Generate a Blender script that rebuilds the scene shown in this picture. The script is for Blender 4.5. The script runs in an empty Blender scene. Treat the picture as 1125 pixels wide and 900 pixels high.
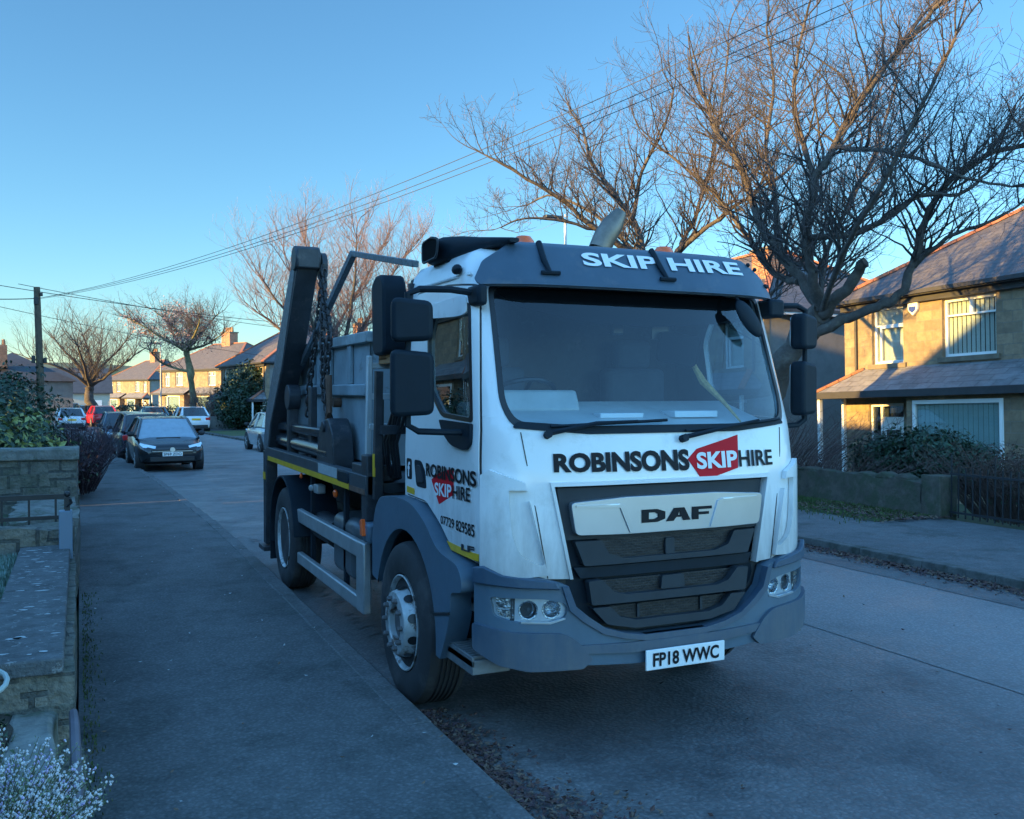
import bpy, bmesh, math, random
from mathutils import Vector, Matrix
R = math.radians
SC = bpy.context.scene
COL = SC.collection
rnd = random.Random(7)

# ------------------------------------------------------------------ camera, sky, sun, exposure
CAM_YAW, CAM_PITCH, CAM_H = math.atan(475/1030.), math.atan(20/1030.), 1.96
cam = bpy.data.cameras.new('camera'); camo = bpy.data.objects.new('camera', cam); COL.objects.link(camo)
camo.location = (0, 0, CAM_H); camo.rotation_euler = (math.pi/2 - CAM_PITCH, 0, -CAM_YAW)
cam.sensor_width = 36.0; cam.lens = 1030/1125.*36; cam.clip_start = .05; cam.clip_end = 6000
SC.camera = camo
SUN_EL = R(9.0); SUN_DX, SUN_DY = 1.0, 0.09          # the low winter sun stands to the left
sd = Vector((SUN_DX, SUN_DY, 0)).normalized()*math.cos(SUN_EL); sd.z = -math.sin(SUN_EL)
world = bpy.data.worlds.new('World'); SC.world = world; world.use_nodes = True
wt = world.node_tree; bg = wt.nodes['Background']
sky = wt.nodes.new('ShaderNodeTexSky'); sky.sky_type = 'NISHITA'; sky.sun_disc = False
sky.sun_elevation = SUN_EL; sky.sun_rotation = math.atan2(-sd.x, -sd.y)
sky.altitude = 100; sky.air_density = 1.0; sky.dust_density = 0.0; sky.ozone_density = 3.4
wt.links.new(sky.outputs[0], bg.inputs[0])
# sky strength raised overhead and behind the viewer, an added fill for the shade
wtc = wt.nodes.new('ShaderNodeTexCoord'); wd = wt.nodes.new('ShaderNodeVectorMath'); wd.operation = 'DOT_PRODUCT'; wd.inputs[1].default_value = (-.28, -.60, .75)
wm = wt.nodes.new('ShaderNodeMapRange'); wm.interpolation_type = 'SMOOTHSTEP'; wm.inputs[1].default_value = -.30; wm.inputs[2].default_value = .50; wm.inputs[3].default_value = .050; wm.inputs[4].default_value = .15
wt.links.new(wtc.outputs['Generated'], wd.inputs[0]); wt.links.new(wd.outputs['Value'], wm.inputs[0]); wt.links.new(wm.outputs[0], bg.inputs[1])
sl = bpy.data.lights.new('sun', 'SUN'); slo = bpy.data.objects.new('sun', sl); COL.objects.link(slo)
sl.energy = 3.0; sl.angle = R(.5); sl.color = (1.0, .54, .13)
slo.rotation_euler = sd.to_track_quat('-Z', 'Y').to_euler(); slo.location = (-20, 0, 30)
SC.view_settings.view_transform = 'Standard'; SC.view_settings.look = 'None'
SC.view_settings.exposure = 2.62; SC.view_settings.gamma = 1.0
SC.view_settings.use_white_balance = True; SC.view_settings.white_balance_temperature = 5950; SC.view_settings.white_balance_tint = -3
SC.render.engine = 'CYCLES'
SC.cycles.max_bounces = 6; SC.cycles.transparent_max_bounces = 8
SC.cycles.use_denoising = True

# ------------------------------------------------------------------ materials
MATS = {}
def mat(name, col, rough=.6, metal=0., var=.12, scale=3., bump=0., bscale=None, spec=.5, col2=None, mask=(.45,.62), mscale=None, coat=0., coord='Object', film=None):
    if name in MATS: return MATS[name]
    m = bpy.data.materials.new(name); m.use_nodes = True; MATS[name] = m
    nt = m.node_tree; N = nt.nodes; L = nt.links
    p = N['Principled BSDF']
    p.inputs['Roughness'].default_value = rough; p.inputs['Metallic'].default_value = metal
    p.inputs['Specular IOR Level'].default_value = spec
    if coat: p.inputs['Coat Weight'].default_value = coat; p.inputs['Coat Roughness'].default_value = .06
    tc = N.new('ShaderNodeTexCoord')
    nz = N.new('ShaderNodeTexNoise'); nz.inputs['Scale'].default_value = scale; nz.inputs['Detail'].default_value = 6; nz.inputs['Roughness'].default_value = .65
    L.new(tc.outputs[coord], nz.inputs['Vector'])
    cr = N.new('ShaderNodeValToRGB'); cr.color_ramp.elements[0].position = .3; cr.color_ramp.elements[1].position = .7
    lo = [max(0, c*(1-var)) for c in col]; hi = [min(1, c*(1+var)) for c in col]
    cr.color_ramp.elements[0].color = (*lo, 1); cr.color_ramp.elements[1].color = (*hi, 1)
    L.new(nz.outputs['Fac'], cr.inputs['Fac'])
    out = cr.outputs['Color']
    if col2 is not None:
        n2 = N.new('ShaderNodeTexNoise'); n2.inputs['Scale'].default_value = mscale or scale*.4; n2.inputs['Detail'].default_value = 8; n2.inputs['Roughness'].default_value = .7
        L.new(tc.outputs[coord], n2.inputs['Vector'])
        mr = N.new('ShaderNodeMapRange'); mr.inputs[1].default_value = mask[0]; mr.inputs[2].default_value = mask[1]
        L.new(n2.outputs['Fac'], mr.inputs[0])
        mx = N.new('ShaderNodeMix'); mx.data_type = 'RGBA'; L.new(mr.outputs[0], mx.inputs[0])
        L.new(out, mx.inputs[6]); mx.inputs[7].default_value = (*col2, 1); out = mx.outputs[2]
    if film is not None:      # road dirt film thinning out upwards, streaky
        sx = N.new('ShaderNodeSeparateXYZ'); L.new(tc.outputs['Object'], sx.inputs[0])
        mp = N.new('ShaderNodeMapping'); mp.inputs['Scale'].default_value = (5, 5, 1.2); L.new(tc.outputs['Object'], mp.inputs[0])
        n3 = N.new('ShaderNodeTexNoise'); n3.inputs['Scale'].default_value = 2.2; n3.inputs['Detail'].default_value = 8; n3.inputs['Roughness'].default_value = .7; L.new(mp.outputs[0], n3.inputs['Vector'])
        ma = N.new('ShaderNodeMath'); ma.operation = 'MULTIPLY_ADD'; L.new(n3.outputs['Fac'], ma.inputs[0]); ma.inputs[1].default_value = -.9; L.new(sx.outputs['Z'], ma.inputs[2])
        m3 = N.new('ShaderNodeMapRange'); m3.inputs[1].default_value = film[0]; m3.inputs[2].default_value = film[1]; m3.inputs[3].default_value = film[2]; m3.inputs[4].default_value = 0; L.new(ma.outputs[0], m3.inputs[0])
        mx = N.new('ShaderNodeMix'); mx.data_type = 'RGBA'; L.new(m3.outputs[0], mx.inputs[0]); L.new(out, mx.inputs[6]); mx.inputs[7].default_value = (.20,.185,.165,1); out = mx.outputs[2]
    L.new(out, p.inputs['Base Color'])
    if bump:
        nb = N.new('ShaderNodeTexNoise'); nb.inputs['Scale'].default_value = bscale or scale*8; nb.inputs['Detail'].default_value = 5
        L.new(tc.outputs[coord], nb.inputs['Vector'])
        b = N.new('ShaderNodeBump'); b.inputs['Strength'].default_value = bump; b.inputs['Distance'].default_value = .02
        L.new(nb.outputs['Fac'], b.inputs['Height']); L.new(b.outputs[0], p.inputs['Normal'])
    return m

def brick_mat(name, cols, mortar, bw, bh, ms=.012, rough=.85, bump=.5, var=.25, offset=.5, noise=4., blotch=None, bdist=.01):
    if name in MATS: return MATS[name]
    m = bpy.data.materials.new(name); m.use_nodes = True; MATS[name] = m
    nt = m.node_tree; N = nt.nodes; L = nt.links; p = N['Principled BSDF']; p.inputs['Roughness'].default_value = rough
    tc = N.new('ShaderNodeTexCoord')
    wob = N.new('ShaderNodeTexNoise'); wob.inputs['Scale'].default_value = 3.0; L.new(tc.outputs['UV'], wob.inputs['Vector'])
    ws = N.new('ShaderNodeVectorMath'); ws.operation = 'MULTIPLY_ADD'; L.new(wob.outputs['Color'], ws.inputs[0]); ws.inputs[1].default_value = (.03, .02, 0); L.new(tc.outputs['UV'], ws.inputs[2])
    bt = N.new('ShaderNodeTexBrick'); L.new(ws.outputs[0], bt.inputs['Vector'])
    bt.inputs['Scale'].default_value = 1.0; bt.inputs['Brick Width'].default_value = bw; bt.inputs['Row Height'].default_value = bh
    bt.inputs['Mortar Size'].default_value = ms; bt.inputs['Mortar Smooth'].default_value = .2; bt.inputs['Bias'].default_value = 0; bt.offset = offset
    bt.inputs['Color1'].default_value = (*cols[0], 1); bt.inputs['Color2'].default_value = (*cols[1], 1); bt.inputs['Mortar'].default_value = (*mortar, 1)
    nz = N.new('ShaderNodeTexNoise'); nz.inputs['Scale'].default_value = noise; nz.inputs['Detail'].default_value = 8; nz.inputs['Roughness'].default_value = .7
    L.new(tc.outputs['UV'], nz.inputs['Vector'])
    mr = N.new('ShaderNodeMapRange'); mr.inputs[1].default_value = .25; mr.inputs[2].default_value = .75; mr.inputs[3].default_value = 1-var; mr.inputs[4].default_value = 1+var
    L.new(nz.outputs['Fac'], mr.inputs[0])
    mu = N.new('ShaderNodeMix'); mu.data_type = 'RGBA'; mu.blend_type = 'MULTIPLY'; mu.inputs[0].default_value = 1
    L.new(bt.outputs['Color'], mu.inputs[6]); L.new(mr.outputs[0], mu.inputs[7]); out = mu.outputs[2]
    if blotch is not None:
        n2 = N.new('ShaderNodeTexNoise'); n2.inputs['Scale'].default_value = 1.7; n2.inputs['Detail'].default_value = 9; n2.inputs['Roughness'].default_value = .75
        L.new(tc.outputs['UV'], n2.inputs['Vector'])
        m2 = N.new('ShaderNodeMapRange'); m2.inputs[1].default_value = .5; m2.inputs[2].default_value = .68; L.new(n2.outputs['Fac'], m2.inputs[0])
        mx = N.new('ShaderNodeMix'); mx.data_type = 'RGBA'; L.new(m2.outputs[0], mx.inputs[0]); L.new(out, mx.inputs[6]); mx.inputs[7].default_value = (*blotch, 1); out = mx.outputs[2]
    L.new(out, p.inputs['Base Color'])
    ad = N.new('ShaderNodeMath'); ad.operation = 'MULTIPLY_ADD'; L.new(bt.outputs['Fac'], ad.inputs[0]); ad.inputs[1].default_value = -1.0
    n3 = N.new('ShaderNodeTexNoise'); n3.inputs['Scale'].default_value = 22; n3.inputs['Detail'].default_value = 4; L.new(tc.outputs['UV'], n3.inputs['Vector']); L.new(n3.outputs['Fac'], ad.inputs[2])
    b = N.new('ShaderNodeBump'); b.inputs['Strength'].default_value = bump; b.inputs['Distance'].default_value = bdist
    L.new(ad.outputs[0], b.inputs['Height']); L.new(b.outputs[0], p.inputs['Normal'])
    return m

def glass_mat(name, tint=(.6,.68,.7), f0=.06, rough=.0, mist=0., mistcol=(.7,.75,.8)):
    """thin sheet glass: tinted see-through, mirror reflection rising towards grazing view, optional misting"""
    if name in MATS: return MATS[name]
    m = bpy.data.materials.new(name); m.use_nodes = True; MATS[name] = m
    nt = m.node_tree; N = nt.nodes; L = nt.links
    for n in list(N): N.remove(n)
    o = N.new('ShaderNodeOutputMaterial'); t = N.new('ShaderNodeBsdfTransparent'); t.inputs[0].default_value = (*tint, 1)
    g = N.new('ShaderNodeBsdfGlossy'); g.inputs['Roughness'].default_value = rough; g.inputs[0].default_value = (1,1,1,1)
    lw = N.new('ShaderNodeLayerWeight'); lw.inputs[0].default_value = .5
    pw = N.new('ShaderNodeMath'); pw.operation = 'POWER'; L.new(lw.outputs['Facing'], pw.inputs[0]); pw.inputs[1].default_value = 4.0
    mr = N.new('ShaderNodeMapRange'); mr.inputs[3].default_value = f0; mr.inputs[4].default_value = 1.0; L.new(pw.outputs[0], mr.inputs[0])
    base = t.outputs[0]
    if mist:
        d = N.new('ShaderNodeBsdfDiffuse'); d.inputs[0].default_value = (*mistcol, 1); tl = N.new('ShaderNodeBsdfTranslucent'); tl.inputs[0].default_value = (*mistcol, 1)
        tc = N.new('ShaderNodeTexCoord'); nz = N.new('ShaderNodeTexNoise'); nz.inputs['Scale'].default_value = 1.6; nz.inputs['Detail'].default_value = 5; L.new(tc.outputs['Object'], nz.inputs['Vector'])
        mm = N.new('ShaderNodeMapRange'); mm.inputs[1].default_value = .3; mm.inputs[2].default_value = .7; mm.inputs[3].default_value = mist*.75; mm.inputs[4].default_value = mist*1.25; L.new(nz.outputs['Fac'], mm.inputs[0])
        x = N.new('ShaderNodeMixShader'); L.new(mm.outputs[0], x.inputs[0]); L.new(t.outputs[0], x.inputs[1]); L.new(d.outputs[0], x.inputs[2]); base = x.outputs[0]
    mx = N.new('ShaderNodeMixShader'); L.new(mr.outputs[0], mx.inputs[0]); L.new(base, mx.inputs[1]); L.new(g.outputs[0], mx.inputs[2]); L.new(mx.outputs[0], o.inputs[0])
    return m

def asphalt_mat(name, col, col2, col3, speck=.12, rough=.75, spec=.5, lane=None):
    """tarmac: fine aggregate, broad worn areas, dark patches"""
    m = bpy.data.materials.new(name); m.use_nodes = True; MATS[name] = m
    nt = m.node_tree; N = nt.nodes; L = nt.links; p = N['Principled BSDF']; p.inputs['Roughness'].default_value = rough; p.inputs['Specular IOR Level'].default_value = spec
    tc = N.new('ShaderNodeTexCoord')
    def noise(s, d=6, r=.6, sc=(1,1,1)):
        mp = N.new('ShaderNodeMapping'); mp.inputs['Scale'].default_value = sc; L.new(tc.outputs['Object'], mp.inputs[0])
        n = N.new('ShaderNodeTexNoise'); n.inputs['Scale'].default_value = s; n.inputs['Detail'].default_value = d; n.inputs['Roughness'].default_value = r; L.new(mp.outputs[0], n.inputs['Vector']); return n.outputs['Fac']
    def rng(x, a, b, c=0, d=1):
        r = N.new('ShaderNodeMapRange'); r.inputs[1].default_value = a; r.inputs[2].default_value = b; r.inputs[3].default_value = c; r.inputs[4].default_value = d; L.new(x, r.inputs[0]); return r.outputs[0]
    def mix(f, a, b, mode='MIX'):
        x = N.new('ShaderNodeMix'); x.data_type = 'RGBA'; x.blend_type = mode
        if isinstance(f, float): x.inputs[0].default_value = f
        else: L.new(f, x.inputs[0])
        for i, v in ((6, a), (7, b)):
            if isinstance(v, tuple): x.inputs[i].default_value = (*v, 1)
            else: L.new(v, x.inputs[i])
        return x.outputs[2]
    c = mix(rng(noise(.55, 6, .6, (1, .28, 1)), .4, .62), col, col2)
    c = mix(rng(noise(1.4, 8, .72), .50, .66), c, col3)
    c = mix(1.0, c, rng(noise(6, 8, .75), .3, .7, .78, 1.22), 'MULTIPLY')
    if lane:                  # lane polished pale by traffic, its grazing sheen mixed into the colour
        sx = N.new('ShaderNodeSeparateXYZ'); L.new(tc.outputs['Object'], sx.inputs[0])
        wx = N.new('ShaderNodeMath'); wx.operation = 'MULTIPLY_ADD'; L.new(noise(.8, 5, .6, (1, .35, 1)), wx.inputs[0]); wx.inputs[1].default_value = 1.6; L.new(sx.outputs['X'], wx.inputs[2])
        a_ = rng(wx.outputs[0], lane[0], lane[1], 0, 1); b_ = rng(wx.outputs[0], lane[2], lane[3], 1, 0)
        mm = N.new('ShaderNodeMath'); mm.operation = 'MULTIPLY'; L.new(a_, mm.inputs[0]); L.new(b_, mm.inputs[1])
        c = mix(mm.outputs[0], c, lane[4])
    g = noise(75, 4, .85)
    c = mix(1.0, c, rng(g, .3, .7, 1-speck*2.2, 1+speck*2.2), 'MULTIPLY')
    v = N.new('ShaderNodeTexVoronoi'); v.inputs['Scale'].default_value = 38; L.new(tc.outputs['Object'], v.inputs['Vector'])
    c = mix(1.0, c, rng(v.outputs['Distance'], .0, .55, 1.22, .78), 'MULTIPLY')
    L.new(c, p.inputs['Base Color'])
    L.new(rng(noise(.9, 5), .35, .65, rough-.12, rough+.1), p.inputs['Roughness'])
    b = N.new('ShaderNodeBump'); b.inputs['Strength'].default_value = .55; b.inputs['Distance'].default_value = .006
    L.new(v.outputs['Distance'], b.inputs['Height']); L.new(b.outputs[0], p.inputs['Normal'])
    return m

# ------------------------------------------------------------------ mesh helper
class MB:
    def __init__(s): s.v = []; s.f = []; s.m = []
    def add(s, vs, fs, mi=0):
        o = len(s.v); s.v += [tuple(v) for v in vs]
        for f in fs: s.f.append(tuple(i+o for i in f)); s.m.append(mi)
        return s
    def box(s, x0, x1, y0, y1, z0, z1, mi=0):
        vs = [(x0,y0,z0),(x1,y0,z0),(x1,y1,z0),(x0,y1,z0),(x0,y0,z1),(x1,y0,z1),(x1,y1,z1),(x0,y1,z1)]
        return s.add(vs, [(0,3,2,1),(4,5,6,7),(0,1,5,4),(1,2,6,5),(2,3,7,6),(3,0,4,7)], mi)
    def beam(s, p0, p1, w, h, up=(0,0,1), mi=0):
        p0 = Vector(p0); p1 = Vector(p1); d = (p1-p0).normalized(); u = Vector(up); sx = d.cross(u)
        if sx.length < 1e-4: sx = d.cross(Vector((1,0,0)))
        sx.normalize(); sz = sx.cross(d).normalized()
        vs = [p+sx*a*w/2+sz*b*h/2 for p in (p0,p1) for a,b in ((-1,-1),(1,-1),(1,1),(-1,1))]
        return s.add(vs, [(0,1,2,3),(7,6,5,4),(0,4,5,1),(1,5,6,2),(2,6,7,3),(3,7,4,0)], mi)
    def tube(s, pts, rad, n=8, cap=True, mi=0):
        pts = [Vector(p) for p in pts]; k = len(pts)
        if not hasattr(rad, '__len__'): rad = [rad]*k
        vs = []; ref = None
        for i in range(k):
            d = (pts[min(i+1,k-1)]-pts[max(i-1,0)])
            d = d.normalized() if d.length > 1e-9 else Vector((0,0,1))
            if ref is None: ref = d.orthogonal().normalized()
            ref = (ref - d*ref.dot(d)); ref = ref.normalized() if ref.length > 1e-6 else d.orthogonal().normalized()
            b = d.cross(ref)
            for j in range(n):
                t = 2*math.pi*j/n; vs.append(pts[i]+(ref*math.cos(t)+b*math.sin(t))*rad[i])
        fs = [(i*n+j, i*n+(j+1)%n, (i+1)*n+(j+1)%n, (i+1)*n+j) for i in range(k-1) for j in range(n)]
        if cap: fs += [tuple(reversed(range(n))), tuple(range((k-1)*n, k*n))]
        return s.add(vs, fs, mi)
    def lathe(s, prof, n=32, axis='z', c=(0,0,0), mi=0, closed=False):
        vs = []; k = len(prof)
        for r, h in prof:
            for j in range(n):
                t = 2*math.pi*j/n; a, b = r*math.cos(t), r*math.sin(t)
                p = {'z': (a,b,h), 'x': (h,a,b), 'y': (a,h,b)}[axis]
                vs.append((p[0]+c[0], p[1]+c[1], p[2]+c[2]))
        fs = [(i*n+j, i*n+(j+1)%n, (i+1)*n+(j+1)%n, (i+1)*n+j) for i in range(k-1) for j in range(n)]
        if closed: fs += [((k-1)*n+j, (k-1)*n+(j+1)%n, (j+1)%n, j) for j in range(n)]
        else:
            if prof[0][0] > 1e-6: fs.append(tuple(reversed(range(n))))
            if prof[-1][0] > 1e-6: fs.append(tuple(range((k-1)*n, k*n)))
        return s.add(vs, fs, mi)
    def prism(s, poly, axis, h0, h1, mi=0):
        n = len(poly)
        def P(u, v, h): return {'x': (h,u,v), 'y': (u,h,v), 'z': (u,v,h)}[axis]
        vs = [P(u,v,h0) for u,v in poly]+[P(u,v,h1) for u,v in poly]
        fs = [tuple(range(n)), tuple(reversed(range(n,2*n)))]+[(i,(i+1)%n,n+(i+1)%n,n+i) for i in range(n)]
        return s.add(vs, fs, mi)
    def sphere(s, c, r, nu=10, nv=7, sc=(1,1,1), mi=0, jit=0., rg=None):
        prof = []; vs = []
        for i in range(nv+1):
            t = math.pi*i/nv
            for j in range(nu):
                p = 2*math.pi*j/nu; k = 1+((rg or rnd).uniform(-jit,jit) if jit else 0)
                vs.append((c[0]+r*sc[0]*k*math.sin(t)*math.cos(p), c[1]+r*sc[1]*k*math.sin(t)*math.sin(p), c[2]+r*sc[2]*k*math.cos(t)))
        fs = [(i*nu+j, (i+1)*nu+j, (i+1)*nu+(j+1)%nu, i*nu+(j+1)%nu) for i in range(nv) for j in range(nu)]
        return s.add(vs, fs, mi)
    def build(s, name, mats, parent=None, loc=None, bevel=0., sharp=35, smooth=True, uv=True, clean=True, seg=2):
        me = bpy.data.meshes.new(name)
        me.from_pydata(s.v, [], s.f)
        if not isinstance(mats, (list, tuple)): mats = [mats]
        for m in mats: me.materials.append(m)
        if len(mats) > 1: me.polygons.foreach_set('material_index', s.m)
        finish(me, sharp, smooth, uv, clean)
        o = bpy.data.objects.new(name, me); COL.objects.link(o)
        if parent is not None: o.parent = parent
        if loc is not None: o.location = loc
        if bevel:
            b = o.modifiers.new('edge', 'BEVEL'); b.width = bevel; b.segments = seg; b.limit_method = 'ANGLE'; b.angle_limit = R(38); b.use_clamp_overlap = True
        return o

def finish(me, sharp=35, smooth=True, uv=True, clean=True):
    bm = bmesh.new(); bm.from_mesh(me)
    if clean:
        bmesh.ops.remove_doubles(bm, verts=bm.verts, dist=1e-5)
        bmesh.ops.recalc_face_normals(bm, faces=bm.faces)
    if smooth:
        lim = R(sharp)
        for f in bm.faces: f.smooth = True
        for e in bm.edges:
            e.smooth = (len(e.link_faces) == 2 and e.calc_face_angle(0) < lim)
    if uv:
        ul = bm.loops.layers.uv.new('UVMap'); Z = Vector((0,0,1))
        for f in bm.faces:
            n = f.normal
            t = Z.cross(n)
            t = Vector((1,0,0)) if t.length < .05 else t.normalized()
            b = n.cross(t)
            for l in f.loops: l[ul].uv = (l.vert.co.dot(t), l.vert.co.dot(b))
    bm.to_mesh(me); bm.free(); me.update()

def tag(o, label=None, cat=None, group=None, kind=None):
    if label: o['label'] = label
    if cat: o['category'] = cat
    if group: o['group'] = group
    if kind: o['kind'] = kind
    return o
def empty(name, loc=(0,0,0), label=None, cat=None, group=None, rot=(0,0,0)):
    o = bpy.data.objects.new(name, None); COL.objects.link(o); o.location = loc; o.rotation_euler = rot; o.empty_display_size = .2
    return tag(o, label, cat, group)
def copy_tree(o, parent=None):
    c = o.copy(); COL.objects.link(c)
    if parent is not None: c.parent = parent
    for ch in [x for x in bpy.data.objects if x.parent == o]: copy_tree(ch, c)
    return c

_tc = {}
def text2d(s, bold=0.):
    """filled outline of a line of text, scaled to a unit box: (verts, faces)"""
    k = (s, bold)
    if k in _tc: return _tc[k]
    cu = bpy.data.curves.new('lettering', 'FONT'); cu.body = s; cu.size = 1; cu.offset = bold; cu.resolution_u = 4; cu.dimensions = '2D'; cu.fill_mode = 'BOTH'
    ob = bpy.data.objects.new('lettering', cu); COL.objects.link(ob)
    dg = bpy.context.evaluated_depsgraph_get(); dg.update()
    me = bpy.data.meshes.new_from_object(ob.evaluated_get(dg))
    vs = [(v.co.x, v.co.y) for v in me.vertices]; fs = [tuple(p.vertices) for p in me.polygons]
    bpy.data.objects.remove(ob); bpy.data.curves.remove(cu); bpy.data.meshes.remove(me)
    x0 = min(v[0] for v in vs); x1 = max(v[0] for v in vs); y0 = min(v[1] for v in vs); y1 = max(v[1] for v in vs)
    _tc[k] = ([((x-x0)/(x1-x0), (y-y0)/(y1-y0)) for x, y in vs], fs)
    return _tc[k]

def lerp(a, b, t): return a+(b-a)*t
def interp(tab, x):
    if x <= tab[0][0]: return tab[0][1]
    for (a, p), (b, q) in zip(tab, tab[1:]):
        if x <= b: return p+(q-p)*(x-a)/(b-a)
    return tab[-1][1]
def smoothpoly(pts, rad, n=4):
    """round the corners of a closed 2-D polygon"""
    out = []; k = len(pts)
    if not hasattr(rad, '__len__'): rad = [rad]*k
    for i in range(k):
        p = Vector(pts[i]); a = Vector(pts[i-1]); b = Vector(pts[(i+1)%k]); r = rad[i]
        if r <= 0: out.append(tuple(p)); continue
        da = (a-p); db = (b-p); r = min(r, da.length*.48, db.length*.48)
        p0 = p+da.normalized()*r; p1 = p+db.normalized()*r
        for j in range(n+1):
            t = j/n; out.append(tuple(p0*(1-t)**2+p*2*t*(1-t)+p1*t*t))
    return out

from mathutils.geometry import delaunay_2d_cdt
# ------------------------------------------------------------------ truck materials
M_white = mat('white_paint', (.82,.82,.81), .22, var=.03, scale=2, coat=.3, col2=(.62,.62,.59), mask=(.56,.8), mscale=5, film=(.45,.95,.55))
M_greyp = mat('grey_plastic', (.085,.125,.17), .5, var=.12, scale=4, bump=.05, col2=(.11,.14,.175), mask=(.55,.75), mscale=9)
M_grey2 = mat('light_grey_plastic', (.05,.08,.125), .5, var=.10, scale=4, bump=.05, film=(-.1,.45,.4), col2=(.075,.11,.15), mask=(.55,.75), mscale=9)
M_visor = mat('visor_grey', (.06,.088,.125), .38, var=.15, scale=2.5, col2=(.12,.13,.15), mask=(.55,.72), mscale=4)
M_black = mat('black_plastic', (.010,.017,.026), .6, var=.2, scale=5, spec=.22)
M_grille = mat('grille_plastic', (.032,.038,.046), .55, var=.15, scale=5, spec=.3)
M_dark = mat('dark_interior', (.035,.04,.045), .8, var=.2, scale=5)
M_rubber = mat('rubber', (.03,.031,.034), .8, var=.25, scale=6, col2=(.085,.085,.085), mask=(.5,.75), mscale=3)
M_trim = mat('window_rubber', (.012,.013,.015), .35, var=.1)
M_silver = mat('silver_bar', (.50,.535,.58), .3, metal=.8, var=.05, scale=3)
M_alu = mat('aluminium', (.42,.44,.45), .45, metal=.6, var=.18, scale=5, bump=.05, col2=(.22,.23,.24), mask=(.55,.7))
M_steelb = mat('black_steel', (.03,.034,.042), .5, var=.35, scale=5, bump=.1, col2=(.09,.085,.085), mask=(.56,.72), mscale=6)
M_steelw = mat('worn_arm_steel', (.12,.14,.16), .5, metal=.2, var=.4, scale=26, bump=.4, bscale=40)
M_ram = mat('ram_paint', (.035,.04,.05), .25, var=.2, scale=4, coat=.3)
M_deck = mat('deck_steel', (.05,.058,.068), .5, var=.3, scale=5, col2=(.10,.07,.055), mask=(.6,.7), mscale=3)
M_skip = mat('skip_paint', (.25,.30,.335), .6, var=.2, scale=2.2, bump=.1, col2=(.10,.085,.07), mask=(.60,.74), mscale=5)
M_rim = mat('wheel_paint', (.46,.49,.50), .5, metal=.3, var=.25, scale=7, col2=(.13,.10,.08), mask=(.52,.62), mscale=9)
M_hub = mat('hub_dirt', (.10,.10,.105), .6, var=.3, scale=12)
M_yel = mat('yellow_reflective', (.62,.40,.02), .4, var=.15, scale=9)
M_red = mat('red_vinyl', (.56,.008,.022), .5, var=.05, spec=.15)
M_letter = mat('black_vinyl', (.012,.012,.015), .55, var=.05, spec=.2)
M_letw = mat('white_vinyl', (.80,.80,.82), .4, var=.03)
M_orange = mat('orange_lens', (.80,.13,.02), .25, var=.1, coat=.5)
M_chain = mat('chain_steel', (.045,.04,.04), .55, metal=.4, var=.4, scale=20)
M_plate = mat('number_plate_white', (.82,.83,.83), .35, var=.03)
M_reflector = mat('lamp_reflector', (.42,.45,.48), .12, metal=.95, var=.5, scale=34, bump=.5, bscale=50)
M_lampin = mat('lamp_housing', (.62,.66,.70), .25, metal=.5, var=.15, scale=8)
M_wind = glass_mat('windscreen_glass', (.76,.86,.90), .065, mist=.003)
M_sideg = glass_mat('side_glass', (.34,.40,.43), .24)
M_lens = glass_mat('lamp_lens', (.92,.95,.97), .05)
M_seat = mat('seat_cloth', (.09,.11,.14), .9, var=.2)
M_exh = mat('exhaust_steel', (.20,.17,.14), .45, metal=.7, var=.3, scale=8)
M_sticker = mat('pale_sticker', (.36,.39,.40), .5, var=.15, scale=14)
M_mesh = brick_mat('grille_mesh', ((.004,.004,.005),(.005,.004,.005)), (.012,.014,.018), .034, .015, .0035, .5, .6, .1, noise=8)
M_rust = mat('rusty_steel', (.13,.075,.05), .8, var=.4, scale=12)

# ------------------------------------------------------------------ cab surface: plan outline swept up with a raked front
W0, D0, N0 = 1.07, .34, 3.0
CAB_L = 1.47
def _mk():
    pts = []; n = 160
    for i in range(n+1):
        t = math.pi/2*i/n
        pts.append((W0*math.sin(t)**(2/N0), D0*(1-math.cos(t)**(2/N0))))
    pts.append((W0, 2.2))
    # gentle extra bow of the front
    L = [0.]
    for p, q in zip(pts, pts[1:]): L.append(L[-1]+math.hypot(q[0]-p[0], q[1]-p[1]))
    return pts, L
_SP, _SL = _mk()
import bisect
def _base(A):
    i = min(max(bisect.bisect_right(_SL, A)-1, 0), len(_SL)-2)
    t = (A-_SL[i])/(_SL[i+1]-_SL[i]); p, q = _SP[i], _SP[i+1]
    return p[0]+(q[0]-p[0])*t, p[1]+(q[1]-p[1])*t
WF = [(1.6, 1.0), (2.5, .965), (2.8, .945)]
RK = [(.6, .0), (1.5, .015), (1.75, .05), (2.5, .32), (2.8, .42)]
def S(a, z, off=0.):
    s = 1 if a >= 0 else -1; A = abs(a)
    x, y = _base(A); x1, y1 = _base(A+.006); x0, y0 = _base(max(0, A-.006))
    dx, dy = x1-x0, y1-y0; l = math.hypot(dx, dy); nx, ny = dy/l, -dx/l
    if A < .006: nx, ny = 0, -1
    y = y+interp(RK, z)*max(0, 1-y/1.3)
    return (s*(x*interp(WF, z)+nx*off), y+ny*off, z)
def aF(lx, z):
    s = 1 if lx >= 0 else -1; t = abs(lx)/interp(WF, z)
    lo, hi = 0., _SL[160]
    for _ in range(40):
        m = (lo+hi)/2
        if _base(m)[0] < t: lo = m
        else: hi = m
    return s*lo
def aS(ly, z, s=-1):
    lo, hi = 0., 3.
    for _ in range(40):
        m = (lo+hi)/2; y = _base(m)[1]; y += interp(RK, z)*max(0, 1-y/1.3)
        if y < ly: lo = m
        else: hi = m
    return s*lo


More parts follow.
